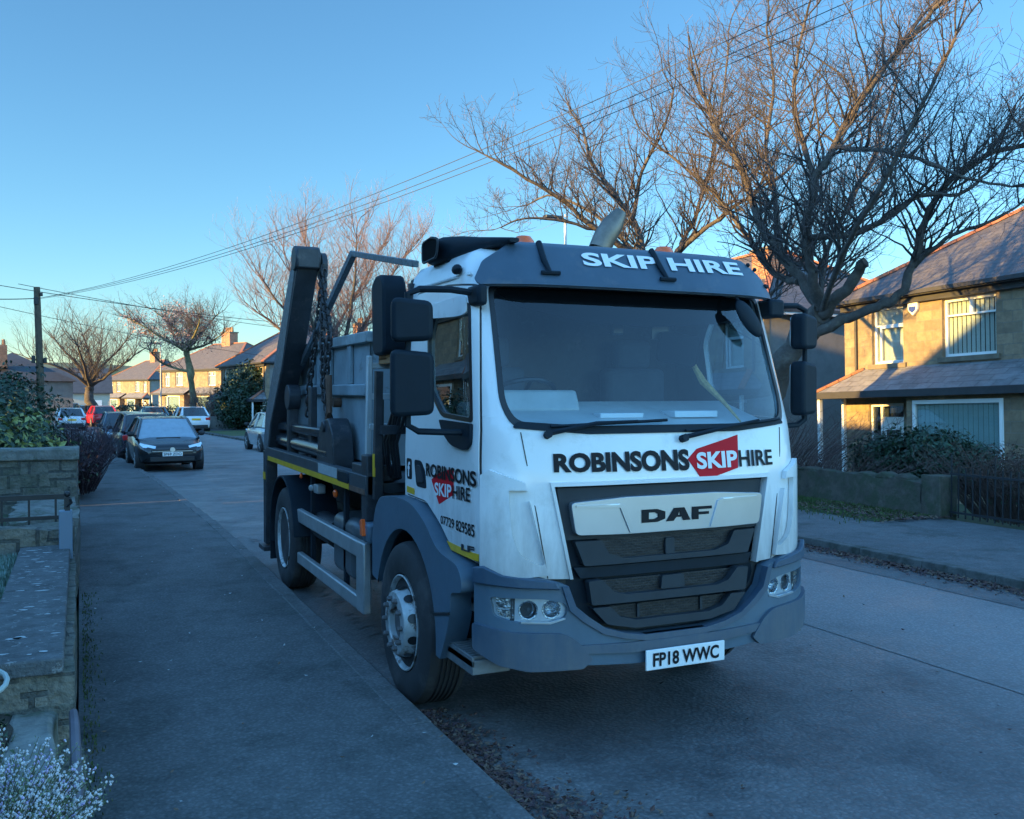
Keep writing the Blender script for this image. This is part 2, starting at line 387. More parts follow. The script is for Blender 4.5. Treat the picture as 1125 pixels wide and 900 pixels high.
def panel(name, outline, mats, parent, off=0., thick=.02, holes=(), step=.07, surf=S, bevel=0., sharp=38, inner=None, stepz=None):
    """a sheet cut from the cab surface: outline and holes in (arc, height), thickness inwards"""
    bm = bmesh.new(); pts2 = []; ed = []
    for loop in [outline]+list(holes):
        k = len(pts2); pts2 += [Vector((p[0], p[1])) for p in loop]; ed += [(k+i, k+(i+1) % len(loop)) for i in range(len(loop))]
    cv, _, cf = delaunay_2d_cdt(pts2, ed, [], 0, 1e-6)[:3]
    def inside(q, loop):
        c = False; n_ = len(loop)
        for i in range(n_):
            (x1, y1), (x2, y2) = loop[i], loop[i-1]
            if (y1 > q.y) != (y2 > q.y) and q.x < (x2-x1)*(q.y-y1)/(y2-y1)+x1: c = not c
        return c
    bv = [bm.verts.new((p.x, p.y, 0)) for p in cv]
    for f in cf:
        q = sum((cv[i] for i in f), Vector((0, 0)))/len(f)
        if inside(q, outline) and not any(inside(q, h) for h in holes): bm.faces.new([bv[i] for i in f])
    for v in [v for v in bm.verts if not v.link_faces]: bm.verts.remove(v)
    xs = [p[0] for p in outline]; zs = [p[1] for p in outline]; sz = stepz or step*1.6
    def cut(co, no):
        bmesh.ops.bisect_plane(bm, geom=bm.verts[:]+bm.edges[:]+bm.faces[:], dist=1e-5, plane_co=co, plane_no=no)
    k = math.ceil(min(xs)/step)
    while k*step < max(xs)-1e-4:
        cut((k*step, 0, 0), (1,0,0)); k += 1
    k = math.ceil(min(zs)/sz)
    while k*sz < max(zs)-1e-4:
        cut((0, k*sz, 0), (0,1,0)); k += 1
    bm.verts.index_update()
    uvz = [(v.co.x, v.co.y) for v in bm.verts]; n = len(uvz)
    fs = [tuple(v.index for v in f.verts) for f in bm.faces]
    be = [(e.verts[0].index, e.verts[1].index) for e in bm.edges if len(e.link_faces) == 1]
    bm.free()
    b = MB()
    if thick <= 0:
        b.add([surf(a, z, off) for a, z in uvz], fs)
        o = b.build(name, mats, parent, bevel=bevel, sharp=sharp)
    else:
        vs = [surf(a, z, off) for a, z in uvz]+[surf(a, z, off-thick) for a, z in uvz]
        b.add(vs, fs)
        b.f += [tuple(i+n for i in reversed(f)) for f in fs]; b.m += [1 if inner else 0]*len(fs)
        b.f += [(p, q, q+n, p+n) for p, q in be]; b.m += [0]*len(be)
        o = b.build(name, [mats, inner] if inner else mats, parent, bevel=bevel, sharp=sharp)
    return o

def letters(name, s, quad, m, parent, off=.004, bold=.0, surf=S, slant=0.):
    """flat lettering laid on the cab surface; quad = (a0, a1, z_bottom_left, z_top_left, z_bottom_right, z_top_right)"""
    v, f = text2d(s, bold); a0, a1, b0, t0, b1, t1 = quad; out = []
    for u, w in v:
        zb = lerp(b0, b1, u); zt = lerp(t0, t1, u); z = lerp(zb, zt, w)
        out.append(surf(lerp(a0, a1, u)+slant*(w-.5), z, off))
    b = MB(); b.add(out, f)
    return b.build(name, m, parent, clean=False)
def flat_letters(name, s, origin, ux, uz, m, parent, bold=.0):
    """lettering on a flat plate: origin + u*ux + w*uz"""
    v, f = text2d(s, bold); o = Vector(origin); ux = Vector(ux); uz = Vector(uz)
    return MB().add([o+ux*u+uz*w for u, w in v], f).build(name, m, parent, clean=False)
def mirror(poly): return [(-a, z) for a, z in reversed(poly)]

TX, TY = 3.0, 4.38
truck = empty('skip_lorry', (TX, TY, 0), 'white skip lorry with grey bumper and red logo parked against the kerb', 'lorry')
T = truck

# ---- cab shell with notch for the grille, holes for windscreen and door windows
AE = aS(CAB_L, 1.5, 1)
side_bot = [(aS(.20,1.04,1), 1.035), (aS(.62,1.05,1), 1.06), (aS(.80,1.1,1), 1.17), (aS(1.04,1.2,1), 1.275), (AE, 1.285)]
right_half = [(.61,.955), (.76,.962), (.95,.972), (1.05,.995)]+side_bot+[(AE, 2.63)]
notch = [(-.61,.955), (-.712,1.452), (.712,1.452)]
outer = right_half+mirror(right_half)+notch
ws_poly = smoothpoly([(.985,1.90), (.985,2.56), (-.985,2.56), (-.985,1.90), (-.93,1.765), (-.5,1.728), (.5,1.728), (.93,1.765)], [.06,.05,.05,.06,.08,.1,.1,.08])
win_poly = smoothpoly([(-1.93,2.30), (-1.80,2.455), (-1.10,2.455), (-1.16,1.79), (-1.655,1.81), (-1.90,1.98)], [.05,.07,.04,.03,.06,.06])
win_r = mirror(win_poly)
shell = panel('cab_shell', outer, M_white, T, 0, .035, [ws_poly, win_poly, win_r], .06, inner=M_dark, sharp=50)
# roof: the plan outline drawn in towards the top
b = MB(); ring = []
prof = [(2.63,0,1),(2.70,.012,1),(2.755,.05,1),(2.785,.12,1),(2.80,.25,1)]
A_ = [i*.05 for i in range(-int(AE/.05), int(AE/.05)+1)]; A_ = [-AE]+A_+[AE]
for z, ins, _ in prof:
    row = []
    for a in A_:
        p = S(a, min(z, 2.8), -ins); row.append((p[0], min(p[1], CAB_L-ins*.4), z))
    ring.append(row)
vs = [p for row in ring for p in row]; k = len(A_)
fs = [(i*k+j, i*k+j+1, (i+1)*k+j+1, (i+1)*k+j) for i in range(len(prof)-1) for j in range(k-1)]
fs += [(i*k+k-1, i*k, (i+1)*k, (i+1)*k+k-1) for i in range(len(prof)-1)]
fs.append(tuple(range((len(prof)-1)*k, len(prof)*k)))
b.add(vs, fs).build('cab_roof', M_white, T, sharp=60)
MB().box(-1.05, 1.05, CAB_L-.04, CAB_L, 1.05, 2.66).build('cab_rear_wall', M_steelb, T)
# roof gutter lines
for s in (-1, 1):
    pts = [S(s*aS(y, 2.62, 1), 2.615, .008) for y in (.5,.7,.9,1.1,1.3,1.44)]
    MB().tube(pts, .008, 6).build('roof_gutter', M_white, T)

# ---- windscreen, rubber, dash, wheel, seats, visor inside
panel('windscreen', ws_poly, M_wind, T, -.012, 0)
ws_in = smoothpoly([(.95,1.90), (.955,2.54), (-.955,2.54), (-.95,1.90), (-.90,1.80), (-.5,1.765), (.5,1.765), (.90,1.80)], [.06,.05,.05,.06,.08,.1,.1,.08])
panel('windscreen_seal', ws_poly, M_trim, T, .004, .012, [ws_in])
b = MB(); b.box(-.98, .98, .20, .58, 1.45, 1.68); b.prism([(.22,1.67),(.30,1.72),(.50,1.735),(.62,1.67)], 'x', -.98, .98); b.prism([(.16,1.66),(.22,1.735),(.45,1.80),(.80,1.90),(.86,1.86),(.84,1.5)], 'x', -.96, .96); b.prism([(.60,1.84),(.66,1.97),(.82,1.95),(.86,1.8)], 'x', -.88, -.24)
b.build('dashboard', mat('dash_grey', (.52,.54,.55), .6, var=.15), T, bevel=.02)
b = MB(); b.box(-1.0, 1.0, .3, 1.42, 1.02, 1.06); b.build('cab_floor', M_dark, T)
for x in (-.55, .55):
    b = MB(); b.box(x-.25, x+.25, .85, 1.32, 1.42, 1.56); b.box(x-.24, x+.24, 1.22, 1.36, 1.5, 2.12); b.box(x-.14, x+.14, 1.25, 1.36, 2.12, 2.32)
    b.build('seat', M_seat, T, bevel=.04)
b = MB(); c = Vector((-.55,.84,1.93)); ax = Vector((0,.45,.9)).normalized(); u = Vector((1,0,0)); v = ax.cross(u)
b.tube([c+(u*math.cos(t)+v*math.sin(t))*.225 for t in [2*math.pi*i/28 for i in range(29)]], .015, 7, cap=False)
for t in (.2, 2.94, 4.7): b.tube([c-ax*.03, c+(u*math.cos(t)+v*math.sin(t))*.22], .014, 6)
b.tube([c-ax*.02, c-ax*.35], .03, 8); b.build('steering_wheel', M_trim, T)
b = MB(); b.box(.18, .30, .47, .49, 2.28, 2.52); b.build('windscreen_strip', M_trim, T)
mo = MB().prism(smoothpoly([(-.13,-.085),(.13,-.105),(.15,.09),(-.12,.10)], .04), 'y', .44, .475).build('interior_mirror', mat('matte_black', (.004,.005,.007), .95, spec=.05), T, loc=(.27,-.02,2.22))
mo.rotation_euler = (0, R(5), R(-8))
b = MB(); b.box(-.28,.05,.50,.54,2.40,2.52); b.box(-.10,-.02,.47,.52,2.30,2.42); b.build('dash_camera', M_trim, T, bevel=.01)
# bunk curtain and header so the cab reads as a room
MB().box(-1.0, 1.0, .62, 1.42, 2.56, 2.60).build('cab_headliner', M_dark, T)
# tissue-like things on the dash
MB().box(.30,.62,.40,.56,1.80,1.84).build('dash_papers', M_letw, T, bevel=.004); MB().box(-.2,.1,.44,.56,1.80,1.83).build('dash_papers', M_letw, T, bevel=.004)
# hanging air freshener rope (straw coloured) on the passenger side
b = MB(); b.tube([(.47,.52,2.20),(.55,.46,2.02),(.64,.38,1.90),(.72,.30,1.77)], [.010,.024,.014,.006], 7); b.build('straw_ornament', mat('straw',(.42,.29,.10),.9,var=.4,scale=40), T)

# visor reflection painted as a dark panel behind the top of the screen
band = smoothpoly([(-.95,2.545),(.95,2.545),(.93,2.46),(.55,2.37),(.0,2.335),(-.45,2.36),(-.80,2.43),(-.95,2.52)], .03)
panel('visor_reflection_band', band, mat('matte_black', (.004,.005,.007), .95, spec=.05), T, -.03, .004)
# ---- wipers
def wiper(a_p, a_t, z_p, z_t):
    b = MB()
    b.tube([S(a_p, z_p, .02), S(lerp(a_p,a_t,.5), z_p+.052, .05), S(a_t, z_t, .035)], [.016,.012,.008], 6)
    n = 14; pts = [S(lerp(a_p+.02, a_t+(a_t-a_p)*.38, i/n), lerp(z_p+.038, z_t+.004, i/n), .018) for i in range(n+1)]
    b.tube(pts, .009, 5); b.tube([S(a_p, z_p-.01, .0), S(a_p, z_p, .045)], .022, 8)
    return b
wiper(-.74, -.20, 1.735, 1.795).build('wiper', M_black, T)
wiper(.10, .66, 1.70, 1.79).build('wiper', M_black, T)
cowl = smoothpoly([(-.93,1.765),(-.5,1.728),(.5,1.728),(.93,1.765),(.90,1.80),(.5,1.772),(-.5,1.772),(-.90,1.80)], .02)
panel('scuttle', cowl, M_black, T, .008, .02)

# ---- front corner panels with recessed vents, seams
for s in (-1, 1):
    ring_o = [(-1.105,1.02), (-1.10,1.515), (-1.05,1.545), (-.872,1.478), (-.755,.985), (-.95,.972), (-1.05,.995)]
    hole = smoothpoly([(-.955,1.438), (-.862,1.438), (-.772,1.045), (-.80,1.04), (-.90,1.09), (-.94,1.2)], [.01,.01,.01,.02,.05,.05])
    f = ring_o if s < 0 else mirror(ring_o); h = hole if s < 0 else mirror(hole)
    panel('corner_deflector', f, M_white, T, .032, .03, [h], .05, bevel=.008)
    sm = [(-.887,1.742),(-.881,1.742),(-.747,.965),(-.753,.965)]
    panel('panel_seam', sm if s < 0 else mirror(sm), M_trim, T, .0025, .004, step=.2)
# front panel edge lip round the grille
lip = [(-.61,.955),(-.712,1.452),(.712,1.452),(.61,.955),(.628,.955),(.735,1.475),(-.735,1.475),(-.628,.955)]
panel('grille_surround', lip, M_white, T, .012, .03, bevel=.006)

# ---- grille
def gp(name, poly, m, off, thick, bevel=.006, holes=(), step=.08): return panel(name, poly, m, G, off, thick, holes, step, bevel=bevel)
G = panel('grille', [(-.70,1.447),(-.60,.94),(-.66,.95),(-.62,.84),(-.47,.70),(-.22,.64),(.22,.64),(.47,.70),(.62,.84),(.66,.95),(.60,.94),(.70,1.447)], M_black, T, -.05, .02)
gp('grille_frame', smoothpoly([(-.69,1.44),(-.645,1.16),(.645,1.16),(.69,1.44)], .01), M_grille, -.02, .03)
gp('grille_bar', smoothpoly([(-.60,1.155),(-.545,1.02),(.545,1.02),(.60,1.155),(.44,1.155),(.40,1.08),(.30,1.05),(-.30,1.05),(-.40,1.08),(-.44,1.155)], .012), M_grille, .012, .06)
gp('grille_mesh_panel', [(-.46,1.16),(-.40,1.06),(-.3,1.03),(.3,1.03),(.40,1.06),(.46,1.16)], M_mesh, -.015, .004, 0)
gp('grille_mesh_panel', [(-.45,.935),(-.36,.85),(.36,.85),(.45,.935)], M_mesh, -.012, .004, 0)
gp('grille_mesh_panel', [(-.42,.79),(-.30,.71),(.30,.71),(.42,.79)], M_mesh, -.012, .004, 0)
gp('grille_bar', smoothpoly([(-.53,.94),(-.51,.81),(.51,.81),(.53,.94),(.45,.945),(.38,.875),(.30,.855),(-.30,.855),(-.38,.875),(-.45,.945)], .012), M_grille, .03, .06)
gp('grille_bar', smoothpoly([(-.51,.795),(-.42,.70),(-.25,.665),(.25,.665),(.42,.70),(.51,.795),(.40,.795),(.34,.735),(.24,.71),(-.24,.71),(-.34,.735),(-.40,.795)], .012), M_grille, .03, .06)
gp('grille_rail', [(-.6,1.012),(-.56,.95),(.56,.95),(.6,1.012)], M_black, -.01, .03)
gp('centre_block', smoothpoly([(-.06,.935),(-.07,.86),(.09,.86),(.08,.935)], .01), M_grille, .012, .03)
gp('centre_block', smoothpoly([(-.03,1.14),(-.03,1.05),(.03,1.05),(.03,1.14)], .01), M_grille, .0, .02)
for x in (-.21, .21): gp('grille_rib', [(x-.008,.79),(x-.008,.715),(x+.008,.715),(x+.008,.79)], M_grille, 0, .02, 0)
bar = panel('badge_bar', smoothpoly([(-.628,1.365),(-.60,1.19),(-.3,1.182),(.3,1.182),(.62,1.185),(.648,1.362),(.3,1.385),(-.3,1.385)], [.03,.03,.0,.0,.03,.03,0,0]), M_silver, T, .028, .05, bevel=.010)
for s in (-1, 1):
    gr = [(-.60,1.34),(-.34,1.328),(-.28,1.19),(-.25,1.19),(-.305,1.338),(-.34,1.350),(-.60,1.35)]
    panel('bar_crease', gr if s < 0 else mirror(gr), M_silver, bar, .036, .012, bevel=.003)
# wide block letters on the bar
DA = [[[(0,0),(.62,0),(.95,.22),(.95,.78),(.62,1),(0,1)],[(.27,.25),(.27,.75),(.52,.75),(.66,.62),(.66,.38),(.52,.25)]],
      [[(1.0,0),(1.30,0),(1.36,.16),(1.42,.28),(1.66,.28),(1.72,0),(2.02,0),(1.76,1),(1.34,1)],[(1.49,.44),(1.54,.80),(1.60,.44)]],
      [[(2.10,0),(2.37,0),(2.37,.36),(2.82,.36),(2.82,.58),(2.37,.58),(2.37,.77),(2.95,.77),(2.95,1),(2.10,1)]]]
for ch in DA:
    fn = lambda p: (-.203+p[0]*.158, 1.238+p[1]*.072)
    panel('badge_letter', [fn(p) for p in ch[0]], M_letter, bar, .034, .004, [[fn(p) for p in h] for h in ch[1:]], .1)

# ---- bumper
def Sb(a, z, off=0): return S(a, z, off+.05)
BE = 1.125
tophalf = [(.66,.93), (.70,.945), (.80,.975), (1.0,.985), (1.06,1.02), (BE,1.0), (BE,.62), (1.09,.585), (1.0,.53), (.86,.497), (.62,.487), (.57,.50), (.25,.478)]
notchb = [(-.66,.93), (-.62,.82), (-.55,.76), (-.45,.69), (-.33,.652), (-.20,.632), (.20,.632), (.33,.652), (.45,.69), (.55,.76), (.62,.82)]
hl_l = smoothpoly([(-1.045,.880), (-.78,.866), (-.672,.838), (-.655,.80), (-.675,.757), (-.75,.738), (-.92,.746), (-1.03,.778)], [.02,.03,.02,.03,.02,.03,.05,.03])
bump = panel('bumper', tophalf+mirror(tophalf)+notchb, M_greyp, T, 0, .08, [hl_l, mirror(hl_l)], .05, surf=Sb, bevel=.012)
for s in (-1, 1):
    brow = [(-1.118,1.03),(-1.07,1.04),(-.98,.995),(-.72,.955),(-.70,.915),(-.9,.928),(-1.06,.945),(-1.118,.945)]
    panel('bumper_brow', brow if s < 0 else mirror(brow), M_grey2, bump, .022, .03, surf=Sb, bevel=.010)
    low = smoothpoly([(-1.12,.60),(-1.0,.525),(-.86,.492),(-.58,.488),(-.525,.535),(-.60,.63),(-.68,.685),(-.95,.70),(-1.12,.74)], [.02,.02,.02,.012,.012,.03,.05,.03,.02])
    panel('bumper_corner', low if s < 0 else mirror(low), M_grey2, bump, .024, .04, surf=Sb, bevel=.012)
panel('bumper_lip', smoothpoly([(-.55,.565),(-.60,.612),(-.3,.60),(.3,.60),(.60,.612),(.55,.565),(.3,.545),(-.3,.545)], .01), M_grey2, bump, .018, .02, surf=Sb, bevel=.006)
edge = [(-.655,.93),(-.615,.82),(-.545,.76),(-.445,.69),(-.325,.652),(-.20,.632),(.20,.632),(.325,.652),(.445,.69),(.545,.76),(.615,.82),(.655,.93),(.69,.93),(.65,.80),(.575,.735),(.46,.66),(.33,.622),(.2,.60),(-.2,.60),(-.33,.622),(-.46,.66),(-.575,.735),(-.65,.80),(-.69,.93)]
panel('bumper_edge', edge, M_grey2, bump, .014, .05, surf=Sb, bevel=.012)
for s in (-1, 1):
    f = (lambda a: a) if s < 0 else (lambda a: -a)
    pl = hl_l if s < 0 else mirror(hl_l)
    circ = [[(f(ac)+.047*math.cos(q), .806+.047*math.sin(q)) for q in [2*math.pi*i/20 for i in range(20)]] for ac in (-.86,-.738)]
    h = panel('headlight', pl, M_lampin, T, -.028, .01, circ, surf=Sb, step=.04)
    for ac, r in ((-.86,.046), (-.738,.046)):
        b = MB(); c = Vector(Sb(f(ac), .806, -.072)); n = (Vector(Sb(f(ac), .806, .05))-c).normalized()
        t = n.cross(Vector((0,0,1))).normalized(); up = t.cross(n)
        prof = [(0,.0),(.012,.002),(.03,.010),(.045,.028),(r-.004,.042),(r,.046),(r+.006,.046),(r+.006,.036)]
        vs = [c+n*hh+(t*math.cos(q)+up*math.sin(q))*rr for rr, hh in prof for q in [2*math.pi*i/20 for i in range(20)]]
        b.add(vs, [(i*20+j, i*20+(j+1)%20, (i+1)*20+(j+1)%20, (i+1)*20+j) for i in range(len(prof)-1) for j in range(20)])
        b.build('reflector', M_reflector, h, sharp=60)
        MB().sphere(c+n*.022, .013, 8, 6).build('bulb', M_lens, h)
    pi_ = [(-1.02,.872),(-.94,.869),(-.94,.815),(-1.02,.825)]
    panel('indicator_lens', pi_ if s < 0 else mirror(pi_), M_reflector, h, -.022, .012, surf=Sb, step=.04)
    pj = [(-1.02,.815),(-.94,.806),(-.93,.757),(-1.01,.785)]
    panel('side_lens', pj if s < 0 else mirror(pj), M_reflector, h, -.022, .012, surf=Sb, step=.04)
    panel('lens_cover', pl, M_lens, h, -.006, 0, surf=Sb, step=.04)
    rim_ = [(-.90,.742),(-.75,.734),(-.672,.754),(-.672,.762),(-.75,.744),(-.90,.752)]
    panel('lens_rim', rim_ if s < 0 else mirror(rim_), M_silver, h, .004, .012, surf=Sb, step=.04)
# number plate
pl = empty('number_plate', (0,0,0)); pl.parent = T
MB().box(-.222, .300, -.095, -.083, .442, .553).build('plate_sheet', M_plate, pl, bevel=.003)
MB().box(-.15, .23, -.083, -.03, .46, .53).build('plate_bracket', M_black, pl)
flat_letters('plate_lettering', 'FP18 WWC', (-.180,-.0985,.460), (.438,0,0), (0,0,.076), M_letter, pl, .03)

# ---- front sign lettering and red arrow block
dia = [(.128,1.575),(.195,1.632),(.502,1.706),(.483,1.515),(.225,1.45)]
D_ = panel('logo_block', dia, M_red, T, .0035, .004, step=.06)
letters('lettering', 'ROBINSONS', (-.712,.135,1.527,1.628,1.512,1.634), M_letter, T, .0075, .045)
letters('lettering', 'SKIP', (.185,.478,1.517,1.612,1.520,1.618), M_letw, T, .0085, .035)
letters('lettering', 'HIRE', (.492,.768,1.520,1.617,1.522,1.612), M_letter, T, .0075, .02)

# ---- driver's door
door_o = smoothpoly([(aS(.215,1.05),1.045), (-1.125,1.55), (-1.115,1.75), (-1.035,2.545), (-1.5,2.575), (-2.235,2.575), (-2.31,1.30), (-1.93,1.29), (-1.69,1.185), (-1.535,1.09)], [.02,0,0,.05,0,.06,.03,.04,.04,.04])
big = [(a+(.012 if a > -1.3 else (-.012 if a < -2.1 else 0)), z+(.012 if z > 2.3 else (-.010 if z < 1.31 else 0))) for a, z in door_o]
panel('door_gap', big, M_trim, T, .003, .006, [win_poly], .08)
door = panel('door', door_o, M_white, T, .011, .012, [win_poly], .07, bevel=.004)
win_glass = panel('door_window', [(a, z) for a, z in win_poly], M_sideg, door, -.006, 0)
wi = smoothpoly([(-1.905,2.28), (-1.785,2.43), (-1.125,2.43), (-1.185,1.815), (-1.645,1.835), (-1.875,1.99)], [.05,.07,.04,.03,.06,.06])
panel('window_seal', win_poly, M_trim, win_glass, .014, .02, [wi], .08)
panel('quarter_block', smoothpoly([(-1.66,1.795),(-1.165,1.785),(-1.172,1.665),(-1.25,1.635),(-1.46,1.655),(-1.60,1.72)], [.02,.01,.04,.05,.06,.05]), M_black, door, .03, .03, bevel=.008)
panel('window_header', smoothpoly([(-1.86,2.485),(-1.80,2.40),(-1.36,2.385),(-1.20,2.385),(-1.13,2.40),(-1.13,2.50),(-1.3,2.50)], .03), M_white, door, .02, .02, bevel=.006)
hd = panel('handle', smoothpoly([(-2.15,1.53),(-2.02,1.53),(-1.945,1.47),(-1.92,1.365),(-2.11,1.365)], .03), M_black, door, .014, .012)
panel('handle_grip', smoothpoly([(-2.10,1.50),(-2.03,1.50),(-1.96,1.40),(-2.08,1.39)], .02), M_grille, hd, .022, .012, bevel=.004)
fb = panel('social_badge', smoothpoly([(-2.305,1.53),(-2.205,1.53),(-2.20,1.398),(-2.30,1.398)], .022), M_letter, door, .013, .003)
letters('badge_glyph', 'f', (-2.275,-2.225,1.415,1.51,1.415,1.51), M_letw, fb, .0165, .03)
panel('reflective_tape', [(-1.575,1.098),(-1.50,1.055),(aS(.235,1.05),1.05),(aS(.235,1.05),1.088)], M_yel, door, .013, .003)
panel('reflective_tape', [(-2.30,1.35),(-2.30,1.31),(-2.15,1.305),(-2.15,1.345)], M_yel, door, .013, .003)
panel('logo_block', [(-1.83,1.43),(-1.71,1.478),(-1.46,1.525),(-1.46,1.375),(-1.70,1.295)], M_red, door, .013, .003)
letters('lettering', 'ROBINSONS', (-1.915,-1.135,1.445,1.525,1.447,1.532), M_letter, door, .018, .03)
letters('lettering', 'SKIP', (-1.76,-1.48,1.343,1.42,1.352,1.43), M_letw, door, .018, .03)
letters('lettering', 'HIRE', (-1.465,-1.20,1.353,1.43,1.36,1.436), M_letter, door, .018, .02)
letters('lettering', '07729 829585', (-1.67,-1.16,1.185,1.234,1.173,1.243), M_letter, door, .0145, .015)
letters('model_lettering', 'LF', (-1.34,-1.16,1.080,1.115,1.088,1.124), M_grille, door, .016, .05)
# passenger window
panel('passenger_window', win_r, M_sideg, T, -.012, 0)

# ---- sun visor, brackets and lettering, beacons
def Sv(a, t, off=0):
    pr = [(0,2.545,.10),(.08,2.548,.118),(.16,2.57,.116),(.5,2.67,.085),(.86,2.785,.045),(.95,2.812,-.01),(1,2.82,-.10)]
    z = interp([(p[0], p[1]) for p in pr], t); o = interp([(p[0], p[2]) for p in pr], t)
    o *= 1-.35*max(0, (abs(a)-.75)/.35)
    p = S(a, min(z, 2.8), o+off); return (p[0], p[1], z+off*.5)
vis_poly = smoothpoly([(-.985,0),(.985,0),(1.04,.18),(1.0,.55),(.86,.85),(.72,1),(-.72,1),(-.86,.85),(-1.0,.55),(-1.04,.18)], .05)
V = panel('sun_visor', vis_poly, M_visor, T, 0, .015, (), .05, surf=Sv, stepz=.04, sharp=60, bevel=.005)
letters('lettering', 'SKIP HIRE', (-.41,.78,.50,.76,.52,.79), M_letw, V, .007, .03, surf=Sv)
for a in (-.64, .14):
    b = MB(); b.tube([Sv(a-.02,.90,.014), Sv(a-.02,.55,.016), Sv(a,.30,.014)], [.018,.016,.012], 8)
    b.tube([Sv(a-.05,.30,.012), Sv(a+.06,.30,.012)], .012, 6); b.build('visor_bracket', M_black, V)
for a, t in ((.90,.78),(.96,.70),(1.0,.36),(1.03,.36)):
    MB().sphere(Sv(a, t, .004), .014, 8, 6).build('visor_bolt', M_black, V)
for x, y in ((-.62,.62),(.36,.62)):
    B_ = MB().lathe([(.06,2.76),(.066,2.78),(.066,2.80)], 16, c=(x,y,0)).build('beacon', M_black, T)
    MB().lathe([(.062,2.80),(.066,2.815),(.062,2.845),(.042,2.87),(0.001,2.875)], 16, c=(x,y,0)).build('beacon_lens', M_orange, B_)
# side marker lamp on the roof edge
MB().sphere(S(aS(.62,2.66), 2.655, .02), .05, 8, 6, (.5,1.1,.6)).build('roof_marker', M_black, T)
# air intake: scoop on the driver's side roof edge, mouth open outwards at the rear, tapering forwards
b = MB(); st = [(1.19,.13,2.745,2.885),(1.14,.145,2.74,2.90),(1.0,.15,2.74,2.905),(.86,.13,2.745,2.89),(.68,.09,2.765,2.86),(.50,.055,2.785,2.835),(.36,.03,2.79,2.815)]
n = 18; ex = lambda v: math.copysign(abs(v)**.5, v)
for y, w, z0, z1 in st:
    cx = lerp(-.80, -.895, (y-.36)/.83)
    for i in range(n):
        q = 2*math.pi*i/n; b.v.append((cx+ex(math.cos(q))*w, y, (z0+z1)/2+ex(math.sin(q))*(z1-z0)/2))
b.f += [(i*n+j, i*n+(j+1)%n, (i+1)*n+(j+1)%n, (i+1)*n+j) for i in range(len(st)-1) for j in range(n)]+[tuple(range((len(st)-1)*n, len(st)*n)), tuple(range(n))]
b.m += [0]*len(b.f)
ai = b.build('air_intake', M_black, T, sharp=60)
mouth = smoothpoly([(1.18,2.755),(1.18,2.88),(1.02,2.895),(.90,2.87),(.93,2.765)], .035)
MB().prism(mouth, 'x', -1.05, -1.04).build('intake_mouth', mat('intake_void', (.004,.005,.006), .9, spec=.1), ai)
b = MB(); b.tube([(-1.05, p[0], p[1]) for p in mouth+[mouth[0]]], .008, 6, cap=False); b.build('intake_rim', M_grille, ai)
MB().box(-.98, -.78, .9, 1.17, 2.66, 2.76).build('intake_duct', M_black, ai)
# exhaust stack behind the cab, slash-cut curved tip
b = MB(); b.tube([(.62,1.86,1.0),(.62,1.86,2.97),(.62,1.86,3.06)], .082, 16, cap=False); b.tube([(.61,1.86,3.04),(.66,1.86,3.14),(.73,1.86,3.24),(.80,1.86,3.34)], [.084,.088,.085,.05], 16); b.build('exhaust_stack', M_exh, T)

# ---- mirrors
def mirror_set(s, xx, y, uz, lz, armx):
    A = empty('mirror_arm', (0,0,0)); A.parent = T
    q = -s
    b = MB(); b.tube([(s*1.04,y[2],2.505),(s*1.16,y[2]-.01,2.515),(s*(armx-.07),y[1],2.52),(s*armx,y[1],2.49),(s*armx,y[1],2.40)], .019, 8)
    b.tube([(s*armx,y[1],2.40),(s*armx,y[1],1.90)], .016, 8)
    b.tube([(s*armx,y[1],1.92),(s*armx,y[1],1.775),(s*(armx-.06),y[1],1.74),(s*1.16,y[2],1.735),(s*1.05,y[2],1.735)], .019, 8)
    b.build('arm_tube', M_black, A)
    b = MB(); b.box(s*1.03-.06*(s>0)-.0, s*1.03+.06+.0*(s<0), y[2]-.09, y[2]+.09, 2.43, 2.545); b.build('arm_bracket', M_black, A, bevel=.02)
    for (z0, z1, w) in ((uz[0], uz[1], xx[0]), (lz[0], lz[1], xx[1])):
        poly = smoothpoly([(-w/2, z0),(w/2, z0+.012),(w/2, z1-.02),(-w/2, z1)], .045)
        H = MB().prism(poly, 'y', -.055, .05).build('mirror_head', M_black, A, bevel=.025, seg=3)
        H.location = (s*armx-s*.02, y[1]-.01, 0); H.rotation_euler = (0, 0, s*R(xx[2]))
        pg = smoothpoly([(-w/2+.02, z0+.02),(w/2-.02, z0+.03),(w/2-.02, z1-.035),(-w/2+.02, z1-.02)], .035)
        MB().prism(pg, 'y', .051, .056).build('mirror_glass', M_silver, H)
mirror_set(-1, (.225,.235,14), (0,.50,.42), (2.225,2.47), (1.82,2.19), 1.375)
mirror_set(1, (.22,.22,26), (0,.42,.42), (2.23,2.47), (1.80,2.16), 1.335)
# kerb mirror hung over the passenger corner of the windscreen
K = MB().sphere((0,0,0), 1, 14, 10, (.062,.028,.135)).build('kerb_mirror', M_black, T, loc=(.725,.235,2.405)); K.rotation_euler = (R(-14), R(-34), R(12))
b = MB(); b.tube([(.62,.38,2.56),(.66,.28,2.54),(.68,.25,2.48)], .014, 6); b.build('kerb_mirror_stalk', M_black, T)

